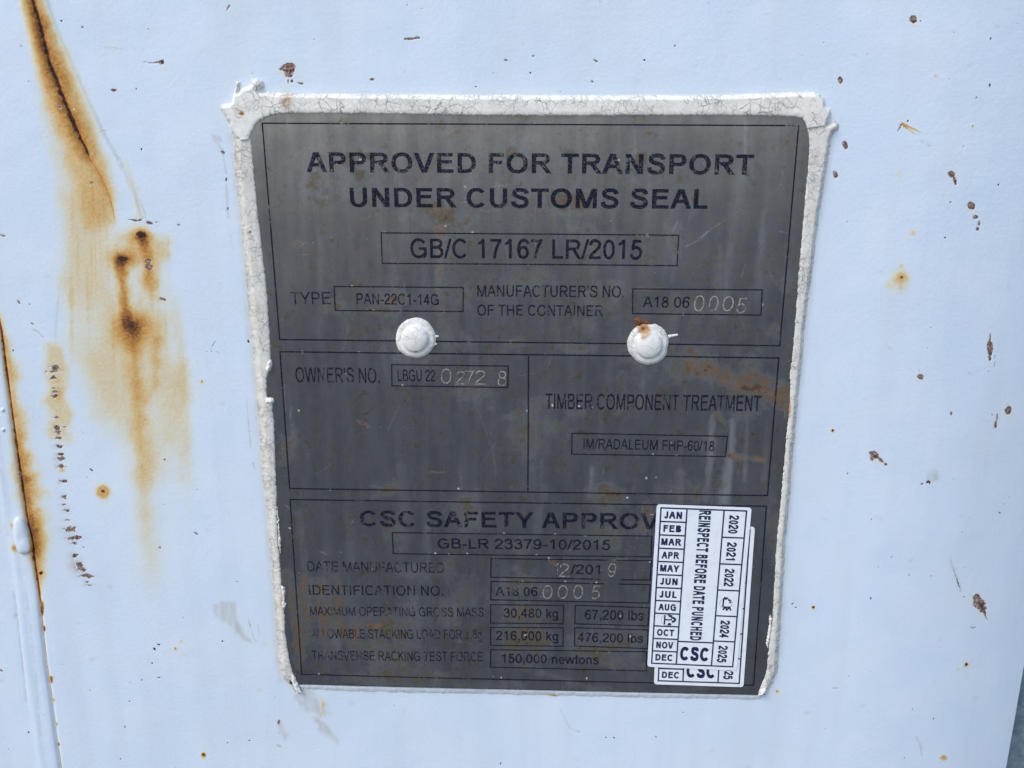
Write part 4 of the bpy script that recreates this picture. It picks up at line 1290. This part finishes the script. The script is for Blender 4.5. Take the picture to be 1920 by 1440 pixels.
    if c == 'w':
        m = w * .5
        return diag(5 + m, 519, 190, -20, w, 0, 519) + diag(361, 545, 190, -20, w, 0, 519) + diag(361, 545, 530, -20, w, 0, 519) + diag(717 - m, 519, 530, -20, w, 0, 519)
    return []


GC = {}


def unite(vs, fs, eps):
    """union of overlapping 2-D faces, holes kept"""
    r = delaunay_2d_cdt(vs, [], fs, 1, eps)
    return [(v.x, v.y) for v in r[0]], [tuple(f) for f, o in zip(r[2], r[5]) if o]


def glyph_mesh(c, w):
    """the glyph's strokes united into one flat triangulation"""
    k = (c, round(w, 1))
    if k not in GC:
        pol = glyph(c, w)
        vs, fs = [], []
        for q in pol:
            s = 0.0
            for i in range(len(q)):
                s += q[i - 1][0] * q[i][1] - q[i][0] * q[i - 1][1]
            if abs(s) < 1e-3:
                continue
            if s < 0:
                q = q[::-1]
            fs.append(list(range(len(vs), len(vs) + len(q))))
            vs += [Vector((round(a, 3), round(b, 3))) for a, b in q]
        if fs:
            GC[k] = unite(vs, fs, 0.02)
        else:
            GC[k] = ([], [])
    return GC[k]


def layout(body, w, track=0.0):
    """verts, faces in glyph units; x runs from the first glyph's ink to the last one's"""
    V, Fc, x = [], [], 0.0
    for c in body:
        gv, gf = glyph_mesh(c, w)
        o = len(V)
        V += [(a + x, b) for a, b in gv]
        Fc += [tuple(i + o for i in f) for f in gf]
        x += ADV[c] + track
    V = np.array(V)
    V[:, 0] -= V[:, 0].min()
    return V, Fc


def flat_to_plate(xz, faces, lift, name, mat, parent, thick=0.0, label=None):
    """put flat 2-D faces (wall x, z) onto the plate, following its surface"""
    xz = np.asarray(xz, float)
    y = -(PT + plate_h(xz[:, 0], xz[:, 1]) + lift)
    v = np.stack([xz[:, 0], y, xz[:, 1]], 1)
    return mesh_obj(name, v, faces, mat, parent, False, None, label)


def line_text(body, p0, p1, cap, w, name, mat, parent, lift=0.00006, wobble=0.0):
    """one line of lettering: ink from p0 to p1 (photo pixels, along the base line), capitals cap pixels high"""
    V, Fc = layout(body, w)
    a = np.array(P(*p0, PT))
    b = np.array(P(*p1, PT))
    top = np.array(P(p0[0], p0[1] - cap, PT))
    top2 = np.array(P(p1[0], p1[1] - cap, PT))
    hgt = 0.5 * (abs(top[1] - a[1]) + abs(top2[1] - b[1]))
    t = (b - a) / V[:, 0].max()
    nrm = np.array([-(b - a)[1], (b - a)[0]]) / np.linalg.norm(b - a)
    q = a + V[:, :1] * t + V[:, 1:] / 716.0 * hgt * nrm
    return flat_to_plate(q, Fc, lift, name, mat, parent)


def frame_faces(c, wd):
    """outline of a quad (four wall points), wd metres wide, mitred"""
    c = [np.array(q, float) for q in c]
    m = sum(c) / 4
    out, inn = [], []
    for i in range(4):
        p, a, b = c[i], c[i - 1], c[(i + 1) % 4]
        u1 = (a - p) / np.linalg.norm(a - p)
        u2 = (b - p) / np.linalg.norm(b - p)
        inn.append(p + (u1 + u2) * wd / 2)
        out.append(p - (u1 + u2) * wd / 2)
    V, Fc = [], []
    for i in range(4):                        # sides cut into short pieces so they follow the surface
        j = (i + 1) % 4
        n = max(1, int(np.linalg.norm(c[j] - c[i]) / 0.01))
        o = len(V)
        for k in range(n + 1):
            t = k / n
            V += [out[i] * (1 - t) + out[j] * t, inn[i] * (1 - t) + inn[j] * t]
        for k in range(n):
            Fc.append((o + 2 * k, o + 2 * k + 2, o + 2 * k + 3, o + 2 * k + 1))
    return V, Fc


def etched_box(name, px4, wpx, mat, parent):
    c = [P(x, y, PT) for x, y in px4]
    V, Fc = frame_faces(c, wpx * U)
    return flat_to_plate(V, Fc, 0.00005, name, mat, parent)


# section frames
etched_box('section_frame', [(492, 231), (1497.5, 235.5), (1461.8, 648), (524.5, 636.5)], 2.6, MAT['ink_line'], plate)
etched_box('section_frame', [(525, 659.4), (1460, 671), (1439, 929), (543, 916)], 2.8, MAT['ink'], plate)
etched_box('section_frame', [(544, 936.6), (1437, 949), (1413, 1285), (565.6, 1264.6)], 2.6, MAT['ink_line'], plate)
dl = [P(991 - 1.3, 667, PT), P(991 + 1.3, 667, PT), P(989.8 + 1.3, 921, PT), P(989.8 - 1.3, 921, PT)]
flat_to_plate(dl, [(0, 1, 2, 3)], 0.00005, 'divider_line', MAT['ink'], plate)

# headings and field names
BOLD, SEMI, REG = 150, 118, 98
line_text('APPROVED FOR TRANSPORT', (575, 322.5), (1412, 327.5), 37.5, 142, 'heading_text', MAT['ink_worn'], plate)
line_text('UNDER CUSTOMS SEAL', (657, 388), (1326, 391.5), 36.5, 142, 'heading_text', MAT['ink'], plate)
line_text('CSC SAFETY APPROVAL', (675.6, 986.5), (1299, 993), 29.5, 138, 'heading_text', MAT['ink_worn'], plate)
for body, p0, p1, cap, w, mt in [
        ('TYPE', (546, 570), (620, 570), 22.5, 96, 'ink_faded'),
        ("MANUFACTURER'S NO.", (895, 556), (1170, 558), 21.8, 108, 'ink_worn'),
        ('OF THE CONTAINER', (895, 591.5), (1131, 593), 20.5, 108, 'ink_worn'),
        ("OWNER'S NO.", (555, 716.5), (712, 718), 28, 98, 'ink_worn'),
        ('TIMBER COMPONENT TREATMENT', (1022.5, 767), (1425.6, 771), 29.5, 108, 'ink_worn'),
        ('DATE MANUFACTURED', (577, 1071), (833, 1073.8), 18.8, 92, 'ink_faded'),
        ('IDENTIFICATION NO.', (580, 1115), (831.5, 1116.6), 18.2, 104, 'ink_worn'),
        ('MAXIMUM OPERATING GROSS MASS', (582, 1153.8), (907, 1156.2), 16.8, 96, 'ink_faded'),
        ('ALLOWABLE STACKING LOAD FOR 1.8g', (584, 1196.5), (904, 1198.2), 17.4, 96, 'ink_faded'),
        ('TRANSVERSE RACKING TEST FORCE', (585.5, 1237.3), (905.4, 1240), 17.6, 96, 'ink_faded')]:
    line_text(body, p0, p1, cap, w, 'field_label', MAT[mt], plate)

# the boxed values; stamped digits: char, x0, x1, top y, bottom y
SW = 54


def stamped(c, x0, x1, y0, y1, parent):
    w = SW if c != '1' else 60
    gv, gf = glyph_mesh(c, w)
    V = np.array(gv)
    V[:, 0] -= V[:, 0].min()
    V[:, 1] -= V[:, 1].min()
    V /= V.max(0)
    X0, Z0 = P(x0, y1, PT)
    X1, Z1 = P(x1, y0, PT)
    lean = (x1 - x0) * random.uniform(0.0, 0.16) * U
    tilt = random.uniform(-0.05, 0.05)
    q = np.stack([X0 + random.gauss(0, .5) * U + V[:, 0] * (X1 - X0) + V[:, 1] * lean,
                  Z0 + random.gauss(0, .6) * U + V[:, 1] * (Z1 - Z0) + (V[:, 0] - .5) * tilt * (X1 - X0)], 1)
    y = -(PT + plate_h(q[:, 0], q[:, 1]))
    m = len(q)
    v = np.vstack([np.stack([q[:, 0], y - 0.00016, q[:, 1]], 1), np.stack([q[:, 0], y + 0.0001, q[:, 1]], 1)])
    cnt = {}
    for f in gf:
        for i in range(len(f)):
            e = (f[i], f[(i + 1) % len(f)])
            cnt[e] = 1
    f2 = list(gf)
    for (a, b) in cnt:
        if (b, a) not in cnt:
            f2.append((b, a, a + m, b + m))
    return mesh_obj('stamped_digit', v, f2, MAT['stamp'], parent)


def value(px4, body, p0, p1, cap, w, mt, stamps=(), lw=2.4, line='ink'):
    b = etched_box('value_box', px4, lw, MAT[line], plate)
    line_text(body, p0, p1, cap, w, 'printed_value', MAT[mt], b)
    for s in stamps:
        stamped(*s, b)


value([(715, 436.5), (1272.5, 441), (1269.5, 498), (716.7, 493.5)], 'GB/C 17167 LR/2015', (770, 483.5), (1203.5, 486.3), 36.5, 116, 'ink')
value([(626.6, 537), (868.8, 539), (868, 584), (628.8, 582)], 'PAN-22C1-14G', (668.8, 570), (822.8, 572), 20.3, 104, 'ink')
value([(1186.6, 541.6), (1429, 543.4), (1426.6, 590.6), (1186, 588)], 'A18 06', (1204.7, 576), (1292.5, 577), 20.5, 104, 'ink',
      [('0', 1300, 1321, 554, 584), ('0', 1327, 1346, 555, 584), ('0', 1353, 1375, 556, 584), ('5', 1380, 1400, 558, 586)])
value([(734.4, 683.8), (953, 686.6), (952, 726.6), (735, 723.4)], 'LBGU 22', (746, 714.3), (816, 715), 21.5, 96, 'ink',
      [('0', 827, 846, 690, 718), ('2', 854, 871, 695, 720), ('7', 872, 889, 696, 721), ('2', 890, 910, 695, 721), ('8', 933, 949, 695, 723)])
value([(1072.5, 812.5), (1364, 818), (1360, 856), (1072, 851.6)], 'IM/RADALEUM FHP-60/18', (1093.8, 841.3), (1338.5, 846), 19.0, 104, 'ink')
value([(735.5, 998.4), (1222, 1005), (1221, 1044), (737.6, 1038)], 'GB-LR 23379-10/2015', (820.8, 1028), (1144, 1031), 18.8, 110, 'ink', line='ink_line')
value([(921, 1047), (1221, 1051), (1219, 1087.5), (920, 1082)], '/201', (1069, 1076), (1125, 1076.6), 18, 112, 'ink',
      [('1', 1040, 1046, 1056, 1078), ('2', 1049, 1068, 1057, 1081), ('9', 1139, 1154, 1056, 1081)], line='ink_line')
value([(921, 1090), (1219, 1096), (1216.7, 1130.6), (920, 1124.4)], 'A18 06', (929, 1117), (1008, 1117.5), 17, 108, 'ink_worn',
      [('0', 1016, 1035, 1097, 1122), ('0', 1045, 1064, 1097, 1122), ('0', 1075, 1094, 1097, 1122), ('5', 1107, 1124, 1099, 1124)], line='ink_line')
value([(920, 1133.7), (1057, 1135), (1055.6, 1169.4), (920, 1168)], '30,480 kg', (944.4, 1157.3), (1047, 1158.5), 17, 108, 'ink')
value([(1078.6, 1134.7), (1216.7, 1139.4), (1215, 1173.6), (1077.8, 1169.4)], '67,200 lbs', (1096, 1161.5), (1207, 1163), 18.3, 108, 'ink')
value([(920, 1176), (1056, 1177), (1055.6, 1211.7), (920, 1209.7)], '216,000 kg', (930.6, 1200), (1047, 1201.3), 17.3, 108, 'ink')
value([(1077.8, 1177), (1215, 1181), (1214, 1216), (1077, 1211)], '476,200 lbs', (1082, 1203), (1205.6, 1205.5), 17, 108, 'ink')
value([(920, 1218), (1212.5, 1222), (1211.7, 1258), (920, 1250.6)], '150,000 newtons', (941, 1242.5), (1122.8, 1245.5), 17, 108, 'ink', line='ink_line')


# ------------------------------------------------------------------ rivets, painted over
def rivet(x, y, r, seed, label, notch=None, nibs=()):
    rg = np.random.default_rng(seed)
    ph = rg.uniform(0, 6.28, 5)
    out = []
    for a in np.linspace(0, 2 * math.pi, 91)[:-1]:
        rr = r * (1 + 0.012 * math.sin(3 * a + ph[0]) + 0.010 * math.sin(5 * a + ph[1]) + 0.006 * math.sin(11 * a + ph[2]) + rg.normal(0, .004))
        if notch:
            da = (a - math.radians(notch[0]) + math.pi) % (2 * math.pi) - math.pi
            rr *= 1 - notch[1] * math.exp(-(da / math.radians(notch[2])) ** 2)
        out.append((x + rr * math.cos(a), y + rr * math.sin(a)))

    def hf(px_, py_, d):
        q = np.hypot(px_ - x, py_ - y) / r
        s = 0.0006 * sstep(0, 5, d)
        s = s + 0.0018 * np.sqrt(np.clip(1 - (q / 0.72) ** 2, 0, 1)) * sstep(0.72, 0.58, q)
        s = s + 0.0007 * np.clip(1 - q * q, 0, 1)
        return 0.0003 + s + 0.00035 * (fbm(px_, py_, 16, seed) - .5)

    def wf(px_, py_, d):
        ru = 0 * px_
        if notch:
            for (bx_, by_, br, bv) in [(x - 10, y - 30, 10, .75), (x - 4, y - 25, 9, .5), (x - 10, y - 17, 8, .35)]:
                ru = np.maximum(ru, bv * np.exp(-((px_ - bx_) ** 2 + (py_ - by_) ** 2) / br ** 2))
        else:
            ru = 0.7 * np.exp(-((px_ - x - 1) ** 2 + (py_ - y - 24) ** 2) / 9)
        return np.stack([0.28 * sstep(10, 1, d), ru, 0 * px_, 0 * px_], 1)
    o = relief('rivet', out, PT, hf, MAT['rivet_paint'], plate, 0.00026, wf, 0.0003, label)
    for nb in nibs:
        relief('paint_nib', nb, PT, lambda a, b, d: 0.00025 + 0.0002 * np.clip(d / 2, 0, 1), MAT['rivet_paint'], o, 0.0002)
    return o


rivet(779.5, 633.5, 37.5, 3, 'white painted rivet on the left, cracked but clean',
      nibs=[[(816, 628), (823, 629), (823, 632), (816, 633)], [(815, 643), (820, 644), (818, 647), (814, 647)]])
rv = rivet(1215.5, 644.5, 39, 5, 'white painted rivet on the right, rust stained and notched', (14, .06, 12),
           nibs=[[(1252, 628), (1260, 627), (1271, 626), (1271, 629), (1262, 631), (1254, 634)]])
scab = catmull([(1189, 597), (1196, 595), (1206, 599), (1216, 603), (1226, 606), (1214, 608), (1204, 606), (1199, 611), (1191, 606)], 4, True)
relief('rust_scab', scab, PT, lambda a, b, d: 0.0004 + 0.0009 * np.clip(d / 5, 0, 1) + 0.0006 * (fbm(a, b, 6, 3) - .5), MAT['rust_scab'], rv, 0.00025)

# ------------------------------------------------------------------ the sealant bead, three strips round the plate
seal = empty('sealant_bead', (0, -0.001, ZC), 'crazed off white sealant bead round the top and sides of the dark plate', 'sealant')


def bead(name, outer, inner, hmax, mat, seed, wout, win_, dirtv, rustf=None, jo=.6, ji=.5):
    outer = resample(outer, 5, False, jo, seed)
    inner = resample(inner, 4, False, ji, seed + 1)
    outl = outer + inner[::-1]
    oa, ia = np.array(outer), np.array(inner)

    def hf(px_, py_, d):
        do, _ = seg_dist(px_, py_, oa)
        di, _ = seg_dist(px_, py_, ia)
        a = sstep(0, wout, do)
        b = 0.72 + 0.28 * np.sqrt(np.clip(1 - (1 - np.clip(di / win_, 0, 1)) ** 2, 0, 1))
        return 0.00015 + hmax * a * b + 0.00028 * (fbm(px_, py_, 30, seed, 4) - .5) * a

    def wf(px_, py_, d):
        do, _ = seg_dist(px_, py_, oa)
        nz_ = fbm(px_, py_, 40, seed + 3)
        dr = dirtv * (0.45 + 0.55 * sstep(14, 0, do)) * (0.5 + nz_)
        ru = rustf(px_, py_) if rustf else 0 * px_
        return np.stack([np.clip(dr, 0, 1), ru, 0 * px_, 0 * px_], 1)
    return relief(name, outl, 0.0, hf, mat, seal, 0.0003, wf, 0.0012)


lump_l = [(447, 262), (440, 257), (434, 247), (428, 228), (421, 216), (414, 203), (416, 196), (424, 195), (433, 194), (437, 182), (441, 164), (443, 153), (450, 154),
          (449, 166), (447, 172), (455, 166), (463, 163), (470, 158), (471, 149), (480, 147), (494, 152), (495, 161), (491, 170), (505, 173), (532, 175)]
top_outer = lump_l + [(600, 176), (700, 177), (850, 178.5), (1050, 179), (1250, 179), (1380, 177.5), (1424, 176), (1493, 172.5), (1528, 174), (1540, 180), (1546, 190), (1547, 199),
                      (1556, 204), (1558, 212), (1555, 222), (1550, 234)]
top_inner = [(470, 262), (472, 252), (478, 238), (488, 227), (502, 219), (520, 213.5), (545, 212), (640, 212.5), (760, 214), (900, 216), (1040, 217), (1150, 216.5), (1290, 216),
             (1400, 216.5), (1458, 217.5), (1490, 218.5), (1503, 222), (1509, 230), (1512, 240)]


def rust_top(a, b):
    r = 0.30 * np.exp(-(((a - 540) / 14) ** 2 + ((b - 190) / 22) ** 2))
    r = np.maximum(r, 0.85 * np.exp(-(((a - 457) / 4) ** 2 + ((b - 213) / 3) ** 2)))
    return r + 0.25 * np.exp(-(((a - 450) / 12) ** 2 + ((b - 205) / 8) ** 2))


bead('top_strip', top_outer, top_inner, 0.0021, MAT['sealant_top'], 21, 8, 10, .14, rust_top)
left_outer = [(437, 250), (439, 290), (443, 343), (449, 395), (454, 440), (458, 482), (464, 551), (469, 610), (474, 660), (479, 720), (484, 781), (489, 860), (494, 910), (499, 945),
              (504, 1000), (508, 1053), (513, 1114), (517, 1180), (520, 1236), (523, 1256), (530, 1272), (542, 1282), (553, 1296), (562, 1302)]
left_inner = [(471, 250), (474, 275), (480, 343), (487, 412), (495, 482), (502, 551), (506, 605), (509, 660), (508, 690), (502, 703), (501, 722), (502, 742), (510, 747), (514, 752),
              (512, 760), (515, 781), (518, 875), (520, 930), (521, 985), (524, 1030), (527, 1060), (529, 1098), (534, 1112), (533, 1135), (536, 1160), (536, 1185), (540, 1210), (545, 1240),
              (552, 1264), (559, 1284), (564, 1294)]
bead('left_strip', left_outer, left_inner, 0.0015, MAT['sealant_side'], 31, 16, 9, .42,
     lambda a, b: 0.28 * sstep(1090, 1120, b) * sstep(14, 4, np.abs(a - np.interp(b, [1090, 1290], [528, 562]))) * fbm(a, b, 8, 2) + 0.9 * np.exp(-(((a - 471) / 2.5) ** 2 + ((b - 434) / 2.5) ** 2)))
right_outer = [(1550, 232), (1566, 226), (1573, 232), (1571, 242), (1562, 250), (1557, 262), (1552, 300), (1547, 330), (1536, 395), (1530, 445), (1524, 499), (1516, 552), (1510, 600),
               (1504, 670), (1496, 750), (1487, 844), (1480, 934), (1472, 1017), (1467, 1114), (1461, 1198), (1458, 1253), (1450, 1278), (1437, 1296), (1430, 1303)]
right_inner = [(1510, 232), (1514, 250), (1516, 270), (1514, 308), (1509, 360), (1505, 412), (1498, 482), (1491, 570), (1487, 625), (1484, 660), (1480, 700), (1480, 745), (1477, 780), (1473, 815),
               (1468, 870), (1463, 934), (1459, 975), (1454, 1030), (1452, 1076), (1449, 1120), (1449, 1150), (1443, 1184), (1441, 1212), (1438, 1240), (1436, 1256), (1426, 1284), (1420, 1302)]
bead('right_strip', right_outer, right_inner, 0.0015, MAT['sealant_side'], 41, 9, 8, .26,
     lambda a, b: 0.42 * np.exp(-(((a - 1478) / 4) ** 2 + ((b - 762) / 22) ** 2)))
bead('bottom_strip', [(562, 1291), (640, 1294), (760, 1297), (900, 1299.5), (1050, 1303), (1200, 1306.5), (1330, 1309), (1424, 1311)],
     [(558, 1282), (640, 1284), (760, 1287), (900, 1290), (1050, 1294), (1200, 1297), (1330, 1300), (1426, 1302)], 0.0005, MAT['pale_strip'], 51, 7, 4, .1)  # low smooth pale strip just below the plate's bottom edge
# torn flakes standing off the left strip
for pts, hh in [([(503, 678), (508, 674), (511, 682), (509, 694), (503, 699), (498, 692)], .0012), ([(497, 748), (505, 744), (514, 747), (515, 753), (508, 757), (499, 755)], .0010),
                ([(527, 1098), (533, 1100), (536, 1112), (534, 1122), (537, 1134), (533, 1142), (529, 1130), (531, 1115)], .0008),
                ([(519, 945), (522, 962), (524, 990), (527, 1020), (526, 1040), (523, 1015), (521, 985)], .0008),
                ([(1443, 1150), (1447, 1158), (1444, 1190), (1439, 1215), (1437, 1206), (1441, 1176)], .0006),
                ([(1422, 1302), (1428, 1290), (1438, 1284), (1436, 1296), (1430, 1304)], .0008), ([(546, 1262), (552, 1268), (560, 1285), (565, 1297), (558, 1300), (550, 1284)], .0006)]:
    pp = resample(pts, 2.5, True, .7, int(pts[0][0]))
    relief('torn_flake', pp, PT, (lambda k: lambda a, b, d: 0.0003 + k * np.clip(d / 3, 0, 1) + 0.0008 * (fbm(a, b, 5, 8) - .4))(hh), MAT['sealant_top'], seal, 0.00022)


# ------------------------------------------------------------------ the two stickers
def sticker(quad, lift, label, punched):
    """quad: TL TR BR BL photo pixels; everything printed is laid out in the sticker's own u, v"""
    d = PT + lift
    c = [np.array(P(x, y, d)) for x, y in quad]
    ctr = sum(c) / 4
    root = empty('inspection_sticker', (ctr[0], -d, ctr[1]), label, 'sticker', 'inspection stickers on the plate')

    def at(u, v):
        u = np.asarray(u, float)[..., None]
        v = np.asarray(v, float)[..., None]
        return (1 - u) * (1 - v) * c[0] + u * (1 - v) * c[1] + u * v * c[2] + (1 - u) * v * c[3]

    def lay(name, uv, faces, off, mat, parent):
        uv = np.asarray(uv, float)
        q = at(uv[:, 0], uv[:, 1])
        return mesh_obj(name, np.stack([q[:, 0], np.full(len(q), -(d + off)), q[:, 1]], 1), faces, mat, parent)
    wid = np.linalg.norm(c[1] - c[0])
    hei = np.linalg.norm(c[3] - c[0])
    ru, rv_ = 0.0013 / wid, 0.0013 / hei
    out = []
    for (cu, cv, a0) in [(ru, rv_, 180), (1 - ru, rv_, 270), (1 - ru, 1 - rv_, 0), (ru, 1 - rv_, 90)]:
        for a in np.linspace(a0, a0 + 90, 7):
            out.append((cu + ru * math.cos(math.radians(a)), cv + rv_ * math.sin(math.radians(a))))
    k = len(out)
    q = at(np.array([o[0] for o in out]), np.array([o[1] for o in out]))
    v = [(a, -d, b) for a, b in q] + [(a, -(d - 0.00016), b) for a, b in q]
    f = [tuple(range(k))] + [(i, i + k, (i + 1) % k + k, (i + 1) % k) for i in range(k)]
    mesh_obj('vinyl_sheet', v, f, MAT['sticker'], root)

    # printed grid, in u, v measured on the photo
    U0, U1, U2, U3 = 0.047, 0.322, 0.713, 0.949
    V0, V1, V2 = 0.020, 0.976, 0.829
    tu, tv = 0.0158, 0.0088
    cells = []

    def hl(u0, u1, v_):
        cells.append([(u0 - tu / 2, v_ - tv / 2), (u1 + tu / 2, v_ - tv / 2), (u1 + tu / 2, v_ + tv / 2), (u0 - tu / 2, v_ + tv / 2)])

    def vl(u_, v0, v1):
        cells.append([(u_ - tu / 2, v0 - tv / 2), (u_ + tu / 2, v0 - tv / 2), (u_ + tu / 2, v1 + tv / 2), (u_ - tu / 2, v1 + tv / 2)])
    for u_ in (U0, U1, U2, U3):
        vl(u_, V0, V1)
    hl(U0, U3, V0)
    hl(U0, U3, V1)
    for i in range(1, 12):
        hl(U0, U1, V0 + (V1 - V0) * i / 12)
    for i in range(1, 6):
        hl(U2, U3, V0 + (V1 - V0) * i / 6)
    hl(U1, U2, V2)
    vs, fs = [], []
    for p in cells:
        fs.append(list(range(len(vs), len(vs) + 4)))
        vs += [Vector((a, b)) for a, b in p]
    r = unite(vs, fs, 1e-6)
    lay('printed_grid', r[0], [q_[::-1] for q_ in r[1]], 0.00003, MAT['sticker_ink'], root)

    def word(name, body, u0, u1, v0, v1, w, rot=False):
        V, Fc = layout(body, w)
        a = V[:, 0] / V[:, 0].max()
        b = V[:, 1] / 716.0
        if rot:                               # reads downwards, letters' tops to the right
            uv = np.stack([u0 + b * (u1 - u0), v0 + a * (v1 - v0)], 1)
        else:
            uv = np.stack([u0 + a * (u1 - u0), v1 - b * (v1 - v0)], 1)
        return lay(name, uv, Fc, 0.00004, MAT['sticker_ink'], root)
    dv = (V1 - V0) / 12
    for i, mth in enumerate('JAN FEB MAR APR MAY JUN JUL AUG SEP OCT NOV DEC'.split()):
        if punched and mth == 'SEP':
            continue
        wd = {'MAR': .218, 'MAY': .208, 'AUG': .192}.get(mth, .19)
        cu = 0.180
        word('month_text', mth, cu - wd / 2, cu + wd / 2, V0 + dv * i + dv * .24, V0 + dv * (i + 1) - dv * .24, 186)
    dy = (V1 - V0) / 6
    for i in range(6):
        if punched and i == 3:
            continue
        word('year_text', str(2020 + i), 0.774, 0.872, V0 + dy * i + dy * .17, V0 + dy * (i + 1) - dy * .15, 172, True)
    word('warning_text', 'REINSPECT BEFORE DATE PUNCHED', 0.452, 0.578, 0.026, 0.818, 178, True)
    word('emblem_text', 'CSC', 0.356, 0.670, 0.862, 0.948, 196)
    if punched:
        asp = wid / hei

        def punch(u_, v_, marks):
            R_ = 0.070
            n_ = 30
            ring_ = [(u_ + R_ * math.cos(t), v_ + R_ * asp * math.sin(t)) for t in np.linspace(0, 2 * math.pi, n_ + 1)[:-1]]
            rin = [(u_ + R_ * .93 * math.cos(t), v_ + R_ * .93 * asp * math.sin(t)) for t in np.linspace(0, 2 * math.pi, n_ + 1)[:-1]]
            o = lay('punch_mark', ring_ + rin, [(i, (i + 1) % n_, (i + 1) % n_ + n_, i + n_) for i in range(n_)], 0.00005, MAT['cut'], root)
            vs_, fs_ = [], []
            for pts, w_ in marks:
                pts = [(u_ + a * R_, v_ + b * R_ * asp) for a, b in pts]
                pp_ = ribbon([(a, b / asp) for a, b in catmull(pts, 5)], w_ * R_)
                for q_ in pp_:
                    fs_.append(list(range(len(vs_), len(vs_) + 4)))
                    vs_ += [Vector((a, b * asp)) for a, b in q_]
            r_ = unite(vs_, fs_, 1e-6)
            lay('shifted_print', r_[0], [q_[::-1] for q_ in r_[1]], 0.00006, MAT['sticker_ink'], o)
        punch(0.190, V0 + dv * 8.5, [([(-.42, -.86), (-.42, .80)], .24), ([(-.40, -.08), (.3, -.06), (.75, -.1)], .24), ([(.55, -.42), (1.05, -.40), (1.22, -.05), (1.0, .22), (.72, .22)], .33),
                                     ([(.18, -.98), (.30, -.74), (.55, -.72), (.62, -.9)], .33), ([(.18, .92), (.30, .62), (.46, .66), (.52, .92)], .28)])
        punch(0.815, V0 + dy * 3.5, [([(-.42, -.84), (-.44, .62)], .24), ([(-.42, .62), (.2, .66), (.75, .62)], .24), ([(-.25, -1.1), (-.2, -.78), (.05, -.82), (.1, -1.05)], .3),
                                     ([(.35, -.80), (.45, -.50), (.75, -.52)], .24), ([(-.35, 1.2), (-.2, .82), (.1, .86), (.18, 1.2), (.45, .86), (.75, .95), (.8, 1.25)], .24), ([(.5, -.2), (.8, -.15)], .28)])
    return root


sticker([(1240.5, 979), (1415.5, 988), (1394, 1288.5), (1226, 1283)], 0.00030, 'lower white month sticker mostly hidden beneath the punched one', False)
sticker([(1231.5, 945.5), (1409.5, 952), (1381.7, 1257.5), (1213.5, 1250)], 0.00062, 'upper white reinspection sticker with month and year grid, two cells punched', True)
